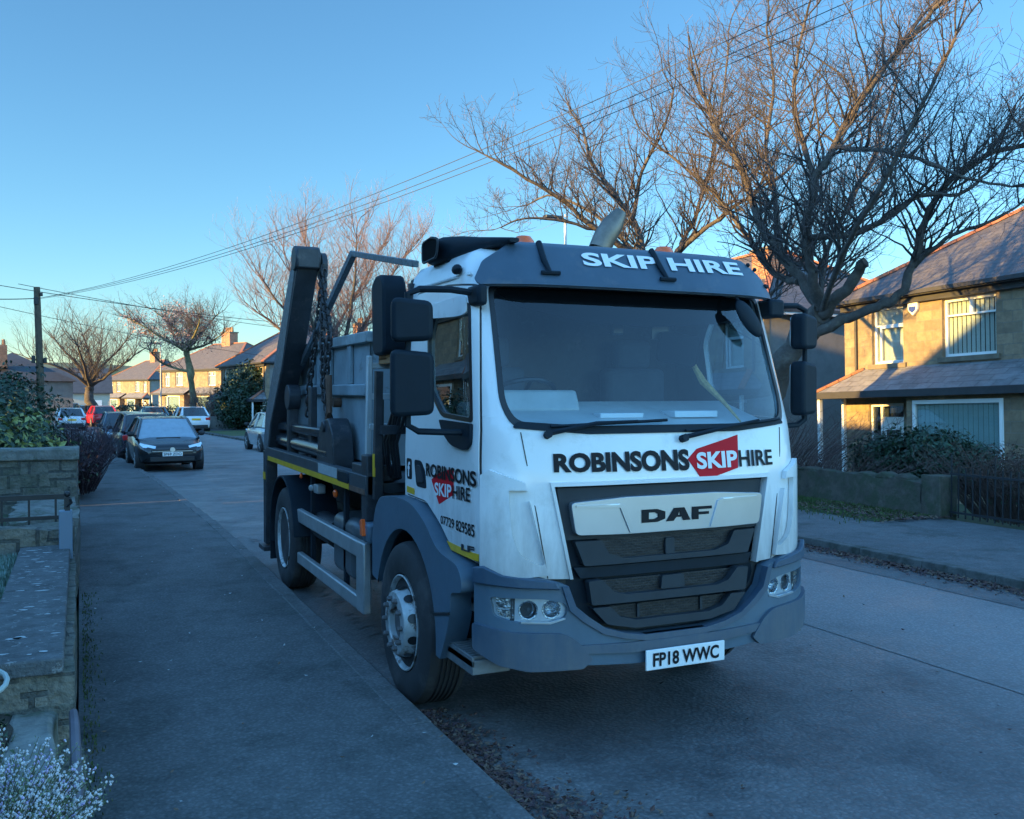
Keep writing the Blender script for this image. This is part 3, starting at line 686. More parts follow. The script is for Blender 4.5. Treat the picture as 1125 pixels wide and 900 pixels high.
# ---- steps, front wing
WY, WZ, WR = 1.25, .505, .505
def arc(cy, cz, r, t0, t1, n=14): return [(cy+r*math.cos(lerp(t0,t1,i/n)), cz+r*math.sin(lerp(t0,t1,i/n))) for i in range(n+1)]
for s in (-1, 1):
    inn = arc(WY, WZ, .585, R(15), R(205), 18)
    outr = [(1.95,.66),(1.95,1.02),(1.86,1.18),(1.72,1.265),(1.45,1.29),(1.10,1.285),(.84,1.19),(.64,1.06),(.30,1.02),(.235,.92),(.235,.66),(.30,.60),(.62,.34)]
    poly = outr+list(reversed(inn))[0:0]
    out_ = smoothpoly([(1.80,.66),(1.95,.68),(1.95,1.02),(1.82,1.24),(1.45,1.285),(1.10,1.275),(.84,1.18),(.66,1.055),(.34,1.02),(.27,.96),(.27,.88),(.43,.85),(.44,.73),(.50,.60),(.60,.44)], [0,.02,.14,.16,.14,.16,.14,.10,.05,.04,.03,.03,.05,.06,0])
    poly = out_+[(WY+.585*math.cos(t), WZ+.585*math.sin(t)) for t in [R(186-i*9) for i in range(20)]]
    x0, x1 = (s*1.155, s*1.02)
    W = MB().prism(poly, 'x', min(x0,x1), max(x0,x1)).build('front_wing', M_greyp, T, bevel=.03, seg=3)
    # arch lining strip
    b = MB(); ao = arc(WY, WZ, .60, R(5), R(185), 20); ai_ = arc(WY, WZ, .575, R(185), R(5), 20)
    b.prism(ao+ai_, 'x', min(s*1.10,s*.70), max(s*1.10,s*.70)); b.build('arch_liner', M_black, W)
    MB().prism([(.445,.725),(.445,.74),(.72,.68),(.72,.665)], 'x', min(s*1.162,s*1.15), max(s*1.162,s*1.15)).build('wing_seam', M_trim, W)
    for (y0, y1, z, xo) in ((.14,.46,.83,1.03), (.20,.60,.54,1.12)):
        b = MB(); xi = xo-.22
        b.box(min(s*xi,s*xo), max(s*xi,s*xo), y0, y1, z-.09, z-.012)
        for i in range(9):
            yy = y0+.02+(y1-y0-.05)*i/8; b.box(min(s*(xi+.01),s*(xo-.01)), max(s*(xi+.01),s*(xo-.01)), yy, yy+.012, z-.012, z+.006)
        b.box(min(s*xo,s*(xo-.015)), max(s*xo,s*(xo-.015)), y0, y1, z-.05, z+.008)
        b.build('step', mat('step_alu', (.20,.215,.225), .5, metal=.4, var=.25, scale=8), T, bevel=.004)
# cab underside / engine bay block
MB().box(-.55,.55,1.6,5.6,.48,.78).build('underbody_block', M_dark, T, bevel=.05)  # unseen box added to block light under the lorry
b = MB(); b.box(-.98,.98,.16,1.45,.98,1.04); b.box(-.62,.62,.12,1.6,.55,.98); b.box(-.95,.95,.08,.30,.52,.96); b.build('engine_bay', M_dark, T)

# ---- wheels
def wheel(s, y, front):
    Wp = empty('wheel', (s*1.17, y, WZ)); Wp.parent = T
    w = .29; r = WR
    prof = [(.292,-.03),(.31,-.008),(.36,.004),(.42,.004),(.465,-.006),(.49,-.022),(r-.006,-.045),(r,-.07)]
    grooves = []
    for i in range(5):
        g = -.07-(w-.14)*(i+.5)/5
        grooves += [(r,g+.010),(r-.012,g+.008),(r-.012,g-.008),(r,g-.010)]
    prof = prof+grooves+[(r,-w+.07),(r-.02,-w+.03),(.42,-w),(.31,-w+.01),(.292,-w+.03)]
    fl = (lambda p: [(a, b*-s if s < 0 else b) for a, b in p])
    sg = lambda p: [(a, h*s) for a, h in p]
    MB().lathe(sg(prof), 48, 'x').build('tyre', M_rubber, Wp, sharp=30)
    if front: rp = [(.292,-.24),(.288,-.10),(.286,-.05),(.296,-.012),(.300,-.004),(.292,.0),(.278,-.02),(.272,-.07),(.262,-.095),(.236,-.092),(.222,-.045),(.202,.035),(.194,.046),(.186,.048),(.125,.048),(.116,.04),(.116,-.02)]
    else: rp = [(.292,-.24),(.288,-.10),(.286,-.05),(.296,-.012),(.300,-.004),(.292,.0),(.278,-.02),(.272,-.12),(.25,-.17),(.18,-.20),(.13,-.20)]
    rim = MB().lathe(sg(rp), 40, 'x').build('rim', M_rim, Wp, sharp=30)
    b = MB()
    if front:
        b.lathe(sg([(.116,-.02),(.112,.005),(.10,.012),(.06,.016),(.001,.018)]), 24, 'x')
        for i in range(10):
            t = 2*math.pi*i/10; c = (0, .155*math.cos(t), .155*math.sin(t))
            b.lathe(sg([(.017,.046),(.017,.072),(.010,.080),(.001,.080)]), 6, 'x', c)
        b.build('hub', M_hub, rim)
        for i in range(10):   # hand holes on the cone
            b = MB()
            t = 2*math.pi*(i+.5)/10; n = 12; rr, hh = .2135, -.008
            c = Vector((s*(hh+.001), math.cos(t)*rr, math.sin(t)*rr)); d1 = Vector((0,-math.sin(t),math.cos(t))); d2 = Vector((s*.080, -.020*math.cos(t), -.020*math.sin(t))).normalized(); nn = d1.cross(d2); 
            out = Vector((0,math.cos(t),math.sin(t))); nn = nn if nn.dot(out) > 0 else -nn
            b.add([c+nn*.004+d1*.030*math.cos(q)+d2*.034*math.sin(q)-out*(.0304*(1-math.cos(math.asin(max(-1,min(1,.030*math.cos(q)/rr)))))) for q in [2*math.pi*k/n for k in range(n)]], [tuple(range(n))])
            b.build('hand_hole', M_trim, rim)
    else:
        b.lathe(sg([(.13,-.20),(.13,-.10),(.115,-.085),(.05,-.08),(.001,-.08)]), 24, 'x')
        for i in range(10):
            t = 2*math.pi*i/10; c = (0, .165*math.cos(t), .165*math.sin(t)); b.lathe(sg([(.017,-.20),(.017,-.175),(.001,-.17)]), 6, 'x', c)
        b.build('hub', M_hub, rim)
    return Wp
RY = 5.03
for s in (-1, 1):
    wheel(s, WY, True); wheel(s, RY, False)
b = MB(); b.tube([(-.9,WY,WZ),(.9,WY,WZ)], .07, 10); b.build('front_axle', M_dark, T)
b = MB(); b.tube([(-.9,RY,WZ),(.9,RY,WZ)], .09, 10); b.sphere((0,RY,WZ), .22); b.build('rear_axle', M_dark, T)

# ---- chassis, deck, side guard
b = MB()
for s in (-1, 1): b.box(min(s*.38,s*.46), max(s*.38,s*.46), .3, 6.2, .74, 1.0)
for y in (1.9, 2.9, 3.8, 4.6, 5.6, 6.1): b.box(-.38,.38,y,y+.08,.78,.96)
b.build('chassis', M_dark, T)
b = MB(); b.box(-1.08,1.08,2.2,6.1,1.215,1.29)
for s in (-1, 1): b.box(min(s*1.14,s*1.06), max(s*1.14,s*1.06), 2.17, 6.12, 1.205, 1.35)
b.box(-.6,.6,2.2,6.1,1.0,1.215)
deck = b.build('deck', M_deck, T, bevel=.006)
for s in (-1, 1):
    b = MB(); b.box(s*1.143-.002, s*1.143+.002, 2.62, 6.0, 1.212, 1.258); b.build('reflective_tape', M_yel, deck)
    b = MB(); b.box(s*1.142-.002, s*1.142+.002, 2.19, 2.60, 1.212, 1.25); b.build('rusty_end', M_rust, deck)
b = MB(); b.box(-1.1455,-1.141,2.98,3.62,1.265,1.345); b.build('deck_sticker', M_sticker, deck)
b = MB(); b.box(-1.150,-1.10,2.62,2.95,1.25,1.34); b.build('valve_box', M_black, deck, bevel=.01)
b = MB(); b.box(-1.12,-.9,2.2,2.62,1.30,1.42); b.box(-1.13,-1.0,2.17,2.32,1.02,1.5); b.build('deck_corner', M_steelb, deck, bevel=.01)
for s in (-1, 1):
    g = MB(); xo, xi = s*1.14, s*1.085
    X0, X1 = min(xo,xi), max(xo,xi)
    g.box(X0,X1,2.42,4.52,.725,.85); g.box(X0,X1,2.42,4.52,.335,.44); g.box(X0-.004,X1+.004,2.22,2.42,.335,.855)
    g.build('side_guard', M_alu, T, bevel=.012)
    for yy in (3.0, 4.2): MB().box(X0+.01-s*.06,X1-.01-s*.06,yy,yy+.06,.40,1.2).build('guard_bracket', M_black, T)
    # rear mudguard
    ao = arc(RY, WZ, .62, R(-12), R(172), 20); ai_ = arc(RY, WZ, .595, R(172), R(-12), 20)
    MB().prism(ao+ai_, 'x', min(s*1.19,s*.75), max(s*1.19,s*.75)).build('rear_mudguard', M_black, T, bevel=.006)
    b = MB(); b.box(min(s*1.17,s*.7),max(s*1.17,s*.7),5.72,5.735,.18,.62); b.build('mud_flap', M_black, T)
    # stabiliser leg with foot plate
    L_ = MB().box(min(s*1.13,s*1.0),max(s*1.13,s*1.0),6.2,6.36,.26,1.3).build('stabiliser_leg', M_steelb, T, bevel=.01)
    b = MB(); b.box(min(s*1.17,s*.92),max(s*1.17,s*.92),6.10,6.44,.20,.245); b.build('foot_plate', M_steelb, L_)
    b = MB(); b.box(s*1.134-.002,s*1.134+.002,6.21,6.35,.98,1.06); b.build('reflective_tape', M_yel, L_)
b = MB(); b.box(-1.07,-.62,2.75,3.45,.46,.95); b.build('fuel_tank', mat('tank_grey',(.12,.135,.15),.4,metal=.4,var=.2), T, bevel=.08, seg=4)
b = MB(); b.box(-1.0,-.55,2.15,2.6,.55,1.05); b.build('battery_box', M_black, T, bevel=.03)
b = MB(); b.tube([(-.95,3.6,.72),(-.95,4.25,.72)], .13, 16); b.build('air_tank', M_steelb, T)
b = MB(); b.box(.62,1.07,2.4,3.4,.5,.98); b.build('tool_locker', M_black, T, bevel=.04)
b = MB(); b.box(-1.10,-1.02,3.86,4.0,1.05,1.13); b.tube([(-1.12,4.02,1.09),(-1.04,4.1,1.09)], .03, 8); b.build('coupling', M_alu, T, bevel=.01)
for (x,y,z,r) in ((-1.10,3.2,1.12,.035),(-1.12,4.42,1.17,.028)):
    MB().sphere((x,y,z), r, 10, 7, (.6,1,1)).build('side_lamp', M_orange, T)
b = MB(); b.box(-1.16,-1.02,2.03,2.2,.88,1.02); b.build('lamp_bracket', M_greyp, T, bevel=.02)
MB().prism(smoothpoly([(2.09,.93),(2.15,.93),(2.17,1.03),(2.13,1.05)], .01), 'x', -1.185, -1.155).build('side_lamp', M_orange, T, bevel=.008)

# ---- lifting gear
for s in (-1, 1):
    xo, xi = s*1.13, s*.93; X0, X1 = min(xo,xi), max(xo,xi)
    arm = MB().prism([(6.02,1.30),(6.35,1.30),(6.2,1.72),(5.72,2.20),(4.80,3.16),(4.76,3.26),(4.50,3.24),(4.52,3.10),(5.22,2.2),(5.85,1.62)], 'x', X0, X1).build('lift_arm', M_steelb, T, bevel=.01)
    MB().prism([(6.06,1.32),(6.30,1.32),(6.16,1.72),(5.70,2.19),(4.80,3.13),(4.58,3.13),(5.26,2.2),(5.88,1.62)], 'x', min(s*1.13,s*1.136), max(s*1.13,s*1.136)).build('arm_side_plate', M_steelw, arm)
    H = MB(); H.box(X0-.008, X1+.008, 4.46, 4.74, 3.12, 3.31); H.prism(arc(4.58,3.22,.12,0,2*math.pi,16)[:-1], 'x', X0-.02, X1+.02); H.build('arm_head', M_steelb, arm, bevel=.015)
    xi2 = s*.87; H = MB(); H.prism(arc(4.60,3.16,.13,0,2*math.pi,16)[:-1], 'x', xi2-.025, xi2+.025); H.build('chain_sheave', M_steelb, arm)
    b = MB(); b.tube([(s*1.0,6.1,1.44),(s*1.0,3.72,1.42)], .075, 16); b.tube([(s*1.0,3.9,1.42),(s*1.0,3.55,1.42)], .095, 16)
    b.build('ram_cylinder', M_ram, T, sharp=60)
    b = MB(); b.box(s*1.0-.06,s*1.0+.06,3.66,6.0,1.545,1.63); b.build('ram_guard', M_ram, T, bevel=.02)
    b = MB(); b.prism(smoothpoly([(3.3,1.29),(3.95,1.29),(3.8,1.66),(3.5,1.74),(3.35,1.6)], .06), 'x', s*1.0-.09, s*1.0+.09); b.tube([(s*1.0-.11,3.62,1.66),(s*1.0+.11,3.62,1.66)], .05, 12); b.build('ram_mount', M_steelb, T, bevel=.01)
    b = MB(); b.box(s*1.03-.05,s*1.03+.05,5.18,5.28,1.29,1.92); b.prism(arc(5.22,1.9,.13,0,2*math.pi,14)[:-1],'x',s*1.03-.06,s*1.03+.06); b.build('arm_rest_post', M_steelb, T, bevel=.008); MB().box(s*1.0-.03,s*1.0+.03,4.40,4.52,1.29,2.0).build('arm_rest_post', M_steelb, T, bevel=.008)
    # sheet-cover stay: from the arm forward over the skip to the gantry
    b = MB(); x = s*.93
    b.beam((x,5.75,2.02),(x,3.25,3.10),.05,.065); b.beam((x,3.25,3.10),(x,1.66,2.82),.045,.045); b.build('cover_stay', M_steelw, T, bevel=.005)
b = MB(); b.tube([(-.95,6.2,1.42),(.95,6.2,1.42)], .08, 12); b.build('cross_shaft', M_steelb, T)
# gantry behind the cab
b = MB(); b.box(-.92,.92,1.60,1.70,1.05,2.62); b.box(-.70,.70,1.62,1.78,2.55,2.92); b.box(-.95,-.86,1.58,1.72,1.0,2.72); b.box(.86,.95,1.58,1.72,1.0,2.72); b.build('headboard', M_steelb, T, bevel=.012)
MB().prism(smoothpoly([(2.05,2.22),(2.33,2.22),(2.36,2.74),(2.26,2.80),(2.12,2.80),(2.06,2.72)], .07), 'x', -1.04, -.86).build('work_lamp_box', M_black, T, bevel=.02)
b = MB(); b.box(-1.0,-.9,2.1,2.3,2.19,2.25); b.box(-1.0,-.82,1.66,2.3,2.16,2.2); b.build('gantry_bracket', mat('orange_primer',(.32,.16,.06),.8,var=.3), T)
# ladder
b = MB(); x0, x1 = -1.10, -.80
b.beam((-1.07,2.36,1.30),(-1.07,2.30,2.22),.035,.05); b.beam((-.86,2.36,1.30),(-.86,2.30,2.22),.035,.05)
for i in range(4): z = 1.45+i*.225; b.box(-1.07,-.86,2.30,2.36,z,z+.045)
b.build('ladder', mat('ladder_alu', (.52,.55,.56), .5, metal=.2, var=.15, scale=6), T, bevel=.004)
b = MB(); b.beam((-1.10,2.02,1.2),(-1.10,1.96,2.1),.05,.05); b.box(-1.1,-.9,1.9,2.02,1.66,1.72); b.build('ladder_stay', M_steelb, T)
b = MB(); b.box(-1.128,-1.122,1.98,2.03,1.36,1.52); b.build('reflective_tape', M_yel, T)
# hoses
rg = random.Random(3); b = MB()
for i in range(7):
    y = 1.8+i*.07; b.tube([(-.9-rg.random()*.12,y,1.9),(-1.0,y+.08,1.6),(-.95,y+.1+rg.random()*.1,1.35),(-.9,y+.5,1.30)], .014, 6)
b.build('hydraulic_hoses', M_trim, T)
# chains
def chain(pts, parent=T, ll=.085, r=.011):
    pts = [Vector(p) for p in pts]; seg = []; 
    d = [0.]
    for p, q in zip(pts, pts[1:]): d.append(d[-1]+(q-p).length)
    def at(t):
        for i in range(len(d)-1):
            if t <= d[i+1]: return pts[i].lerp(pts[i+1], (t-d[i])/(d[i+1]-d[i]))
        return pts[-1]
    b = MB(); n = int(d[-1]/(ll*.74))
    for k in range(n):
        c0 = at(k*ll*.74); c1 = at(min(d[-1], k*ll*.74+ll)); ax = (c1-c0)
        if ax.length < 1e-4: continue
        ax.normalize(); e = ax.orthogonal().normalized(); e.rotate(Matrix.Rotation((k%2)*math.pi/2+.5, 3, ax))
        c = (c0+c1)/2; L = ll/2-.02; w = .026; ring = []
        for i in range(12):
            t = 2*math.pi*i/12; ring.append(c+ax*(math.sin(t)*.024+math.copysign(L, math.sin(t)))+e*math.cos(t)*w)
        b.tube(ring+[ring[0]], r, 5, cap=False)
    return b.build('lifting_chain', M_chain, parent, uv=False)
for s in (-1, 1):
    x = s*.93
    chain([(s*.88,4.48,3.16),(s*.94,4.50,2.6),(s*.99,4.62,2.05),(s*1.0,4.66,1.72)])
    chain([(s*.88,4.46,3.12),(s*.97,4.18,2.55),(s*1.0,4.02,1.95),(s*1.02,3.66,1.66)])
    chain([(s*.90,4.52,3.10),(s*1.0,3.78,2.46),(s*1.03,3.80,2.1),(s*1.03,3.72,1.75)])
    b = MB(); b.tube([(s*1.05,3.62,2.10),(s*1.05,3.60,1.78),(s*1.05,3.68,1.72)], [.03,.026,.02], 8); b.build('chain_hook', M_rust, T)

# ------------------------------------------------------------------ the skip (container) on the deck
sk = empty('skip_container', (TX, TY+3.0, 1.36), 'open blue grey steel skip with ribbed sides riding on the lorry deck', 'skip')
b = MB(); L0, L1, zt, w = 0., 3.0, 1.08, .86
pts_o = [(L0,.0),(L0-.10,.55),(L0,zt),(L1,zt),(L1-.35,0)]
for s in (-1, 1):
    x = s*w; b.prism([(L0+.12,0),(L0,.62),(L0-.02,zt),(L1+.1,zt),(L1-.3,0)], 'x', min(x,x-s*.02), max(x,x-s*.02))
b.prism([(L0+.12,0),(L0,.62),(L0-.02,zt),(L0,zt),(L0+.02,.62),(L0+.14,0)], 'x', -w, w); b.prism([(L1-.3,0),(L1+.1,zt),(L1+.08,zt),(L1-.32,0)], 'x', -w, w); b.box(-w,w,L0+.12,L1-.3,-.02,.02)
b.build('skip_body', M_skip, sk)
b = MB()
for s in (-1, 1): b.box(min(s*(w-.02),s*(w+.05)),max(s*(w-.02),s*(w+.05)),L0-.05,L1+.12,zt-.085,zt+.005)
b.box(-w,w,L0-.06,L0+.02,zt-.085,zt+.005); b.box(-w,w,L1+.05,L1+.13,zt-.085,zt+.005)
b.build('skip_rim', mat('skip_rim_paint',(.30,.33,.34),.6,var=.3,scale=6,col2=(.16,.10,.06),mask=(.58,.7)), sk, bevel=.01)
for s in (-1, 1):
    b = MB(); b.box(min(s*w,s*(w+.05)),max(s*w,s*(w+.05)),L0+.02,L1-.05,.56,.66); b.build('side_rail', M_skip, sk, bevel=.012)
    for y in (.55, 1.25, 1.95, 2.6):
        b = MB(); b.box(min(s*w,s*(w+.035)),max(s*w,s*(w+.035)),y-.05,y+.05,.66,zt-.085); b.build('rib', M_skip, sk, bevel=.01)
    for y in (.95, 2.05):
        b = MB(); b.tube([(s*(w-.01),y,.50),(s*(w+.07),y,.50)], .045, 12); b.build('lifting_lug', M_rust, sk)

# ------------------------------------------------------------------ setting: ground, road, pavements
OFF = [(-60,0),(12,0),(22,-.13),(29,-.33),(36,-.68),(46,-1.1),(60,-1.9),(75,-3.2),(100,-7),(130,-14)]
def off(y): return interp(OFF, y)
DZ = [(-60,0),(14,0),(20,-.10),(27,-.24),(40,-.40),(57,-.55),(80,-.62),(130,-.9)]
def dz(y): return interp(DZ, y)
KL, KR = 1.79, 8.38
M_road = asphalt_mat('road_tarmac', (.135,.137,.14), (.19,.188,.186), (.09,.092,.096), .14, .55, lane=(5.6,7.0,8.0,9.4,(.255,.252,.252)))
M_pave = asphalt_mat('pavement_tarmac', (.108,.113,.115), (.15,.153,.153), (.07,.078,.075), .14, .8, .3)
M_pave2 = asphalt_mat('far_pavement_tarmac', (.13,.133,.135), (.17,.17,.17), (.09,.097,.093), .12, .8, .3)
M_kerb = mat('kerb_stone', (.11,.11,.105), .85, var=.35, scale=5, bump=.5, bscale=30, col2=(.035,.04,.03), mask=(.45,.6))
M_soil = mat('soil', (.045,.038,.028), .95, var=.4, scale=6, bump=.6)
M_lawn = mat('lawn_soil', (.035,.05,.018), .95, var=.4, scale=3, bump=.6)
M_earth = mat('ground_green', (.05,.065,.03), .95, var=.4, scale=.3)
YS = [-60,-30,-15,-8,-4,-2,0,2,3,4,5,6,7,8,9,10,11,12,13,14,15,16,17,18,19,20,22,24,26,28,30,33,36,40,44,48,52,56,60,66,72,80,90,100,115,130]
def strip(name, xa, xb, za, zb, m, ys=YS, nx=1, kind='structure', side=None, zf=None):
    """ribbon along the road between offsets xa and xb"""
    b = MB(); rows = []
    for y in ys:
        o = off(y); r = [(lerp(xa,xb,i/nx)+o, y, lerp(za,zb,i/nx)+dz(y)) for i in range(nx+1)]
        if side is not None: r = [(xa+o, y, side+dz(y))]+r if xa > xb else r+[(xb+o, y, side+dz(y))]
        rows.append(r)
    k = len(rows[0]); b.v = [p for r in rows for p in r]
    b.f = [(i*k+j, i*k+j+1, (i+1)*k+j+1, (i+1)*k+j) for i in range(len(rows)-1) for j in range(k-1)]; b.m = [0]*len(b.f)
    return tag(b.build(name, m), kind=kind)
strip('road', KL-.3, KR+.3, 0, 0, M_road, nx=8)
strip('pavement_left', -.02, KL-.005, .09, .088, M_pave, nx=4, side=-.05)
strip('pavement_right', KR+.14, 11.45, .10, .10, M_pave2, nx=4)
b = MB()
kerb = MB(); rows = []
for i, y in enumerate([-20+.915*j for j in range(110)]):
    o = off(y); j = (rnd.random()-.5)*.012
    x0, x1 = KR+o+j, KR+.145+o+j; z = .098+(rnd.random()-.5)*.012+dz(y)
    zb_ = -.05+dz(y); kerb.add([(x0,y,zb_),(x1,y,zb_),(x1,y+.905,zb_),(x0,y+.905,zb_),(x0+.012,y,z),(x1,y,z+.004),(x1,y+.905,z+.004),(x0+.012,y+.905,z)], [(0,3,2,1),(4,5,6,7),(0,1,5,4),(1,2,6,5),(2,3,7,6),(3,0,4,7)])
tag(kerb.build('kerb_right', M_kerb, bevel=.01), kind='structure')
kl = MB()
for j in range(40):
    y = -6+.915*j; x0, x1 = 1.655+off(y+.45)+rnd.uniform(-.004,.004), 1.797+off(y+.45)+rnd.uniform(-.006,.006); z = .0945+rnd.uniform(-.003,.003)+dz(y+.45)
    kl.box(x0, x1, y+.004, y+.911, -.05+dz(y), z)
tag(kl.build('kerb_left', M_pave2, bevel=.012), kind='structure')
# the whole land sheet, out to the hills
b = MB(); gx = [-3000,-400,-120,-60,-30,-17,-9,-4,-.45,-.30,1.4,8.7,11.3,12.5,15,18,26,40,80,200,600,3000]
def gz(x, y):
    z = interp([(-30,1.2),(-9,1.05),(-8,1.0),(-3.5,.70),(-.45,.68),(-.30,-.06),(8.7,-.06),(11.3,-.06),(11.6,.02),(15,-.30),(18,-.46),(40,-.6)], x-off(y))
    if y > 11.3 and x-off(y) < -.3: z = lerp(z, .10+max(0,-x+off(y)-3)*.12, min(1, (y-11.3)/1.2)) if x-off(y) > -8.5 else z
    return z+dz(min(y,130))-(.05 if x > -.3 else 0)
gy = [-3000,-400,-100,-40,-20,-8,0,4,8,11,12,14,16,18,20,24,30,36,44,52,60,72,85,100,115,130,200,400,1000,3000]
b.v = [(x+(off(y) if abs(x) < 100 else 0), y, gz(x+off(y), y)) for y in gy for x in gx]; k = len(gx)
b.f = [(i*k+j, i*k+j+1, (i+1)*k+j+1, (i+1)*k+j) for i in range(len(gy)-1) for j in range(k-1)]; b.m = [0]*len(b.f)
tag(b.build('ground', M_earth), kind='structure')
# distant hillside
b = MB(); n = 60; hv = []
for i in range(n+1):
    x = -700+1700*i/n; h = 22+10*math.sin(i*.23+1)+6*math.sin(i*.61)
    hv += [(x, 900, -10), (x, 930, h*.75), (x, 1000, h)]
b.v = hv; b.f = [(i*3+j, i*3+3+j, i*3+4+j, i*3+1+j) for i in range(n) for j in range(2)]; b.m = [0]*len(b.f)
tag(b.build('hills', mat('hill_green', (.07,.10,.06), .95, var=.35, scale=.01)), kind='structure')
# tarmac scars, patches and the lorry's painted shade along the left kerb
def patch(name, pts, m, z=.0, kind='structure'):
    b = MB(); b.add([(x, y, z) for x, y in pts], [tuple(range(len(pts)))]); return tag(b.build(name, m), kind=kind)
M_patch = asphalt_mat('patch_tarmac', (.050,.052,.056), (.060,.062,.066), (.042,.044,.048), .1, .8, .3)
M_moss = asphalt_mat('mossy_tarmac', (.034,.042,.026), (.042,.048,.034), (.028,.036,.022), .1, .9, .2)
M_band = asphalt_mat('wear_and_shade_tarmac', (.125,.127,.13), (.16,.16,.16), (.09,.092,.096), .13, .65)  # shared by the right edge band and the painted lorry shade
def wavy(x0, x1, y0, y1, amp, n=40, seed=1):
    rg = random.Random(seed); L = []; Rr = []
    for i in range(n+1):
        y = lerp(y0, y1, i/n); w = math.sin(math.pi*min(1,max(0,i/n)))**.3
        c = (x0+x1)/2; L.append((lerp(c,x0,w)+rg.uniform(-amp,amp)*.3, y)); Rr.append((lerp(c,x1,w)+rg.uniform(-amp,amp), y))
    return L+list(reversed(Rr))
def wpatch(name, x0, x1, y0, y1, amp, m, z, n=40, seed=1):
    p = wavy(x0,x1,y0,y1,amp,n,seed); b = MB(); k = n+1
    b.v = [(x,y,z) for x, y in p]; b.f = [(i, i+1, 2*k-2-i, 2*k-1-i) for i in range(k-1)]; b.m = [0]*len(b.f)
    return tag(b.build(name, m), kind='structure')
wpatch('lorry_shade_strip', 1.795, 2.15, 4.0, 13, .10, M_band, .0045, 160, 9)  # darker strip, the lorry's shade painted onto the road
wpatch('road_joint', 5.52, 5.56, -6, 22, .012, asphalt_mat('joint_tarmac', (.20,.20,.20), (.24,.24,.24), (.14,.14,.14), .13, .6), .0044, 200, 8)
wpatch('road_edge_band', 7.7, 8.37, -6, 24, .06, M_band, .0042, 70, 6)

# ------------------------------------------------------------------ house builder (semi-detached pair with hipped roof)
STONE = ((.30,.225,.145),(.20,.155,.105))
M_stone = brick_mat('house_stone', STONE, (.21,.18,.14), .46, .235, .010, .9, .7, .3, blotch=(.15,.12,.09))
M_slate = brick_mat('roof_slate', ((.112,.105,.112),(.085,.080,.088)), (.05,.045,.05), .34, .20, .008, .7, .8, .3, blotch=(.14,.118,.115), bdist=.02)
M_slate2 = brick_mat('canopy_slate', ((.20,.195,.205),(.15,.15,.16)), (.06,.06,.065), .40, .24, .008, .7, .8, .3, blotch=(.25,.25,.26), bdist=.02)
M_ridge = mat('ridge_tile', (.33,.13,.075), .8, var=.3, scale=8, bump=.3)
M_render = mat('pebble_render', (.235,.225,.215), .95, var=.12, scale=3, bump=.5, bscale=90, col2=(.19,.18,.175), mask=(.5,.7))
M_upvc = mat('white_upvc', (.78,.79,.79), .35, var=.03)
M_wood = mat('dark_eaves', (.035,.035,.04), .6, var=.2)
M_lintel = mat('stone_lintel', (.16,.135,.10), .9, var=.25, scale=4, bump=.4)
M_hglass = glass_mat('house_glass', (.86,.90,.91), .07)
M_blind = mat('blind_fabric', (.70,.69,.60), .85, var=.06)
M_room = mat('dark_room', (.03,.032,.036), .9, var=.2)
M_brick = brick_mat('chimney_brick', ((.38,.17,.09),(.27,.12,.07)), (.26,.22,.18), .23, .075, .008, .9, .5, .3)
M_pot = mat('chimney_pot', (.36,.20,.11), .8, var=.2)
M_gutter = mat('pale_gutter', (.62,.62,.60), .5, var=.05)
M_green = mat('green_blind', (.42,.52,.49), .8, var=.06)

def wall_holes(b, plane, u0, u1, z0, z1, holes, axis, th=.25, mi=0):
    """a wall panel with rectangular openings and reveals; axis 'y': wall lies in x=plane, u along -y"""
    us = sorted(set([u0,u1]+[h[0] for h in holes]+[h[1] for h in holes])); zs = sorted(set([z0,z1]+[h[2] for h in holes]+[h[3] for h in holes]))
    def P(u, z, d): return (plane+d, -u, z)
    for a, c in zip(us, us[1:]):
        for e, f in zip(zs, zs[1:]):
            m, n = (a+c)/2, (e+f)/2
            if any(h[0] < m < h[1] and h[2] < n < h[3] for h in holes): continue
            b.add([P(a,e,0),P(c,e,0),P(c,f,0),P(a,f,0)], [(0,1,2,3)], mi)
    for h in holes:
        q = [(h[0],h[2]),(h[1],h[2]),(h[1],h[3]),(h[0],h[3])]
        for i in range(4):
            p, r = q[i], q[(i+1)%4]; b.add([P(*p,0),P(*r,0),P(*r,.18),P(*p,.18)], [(0,1,2,3)], mi)

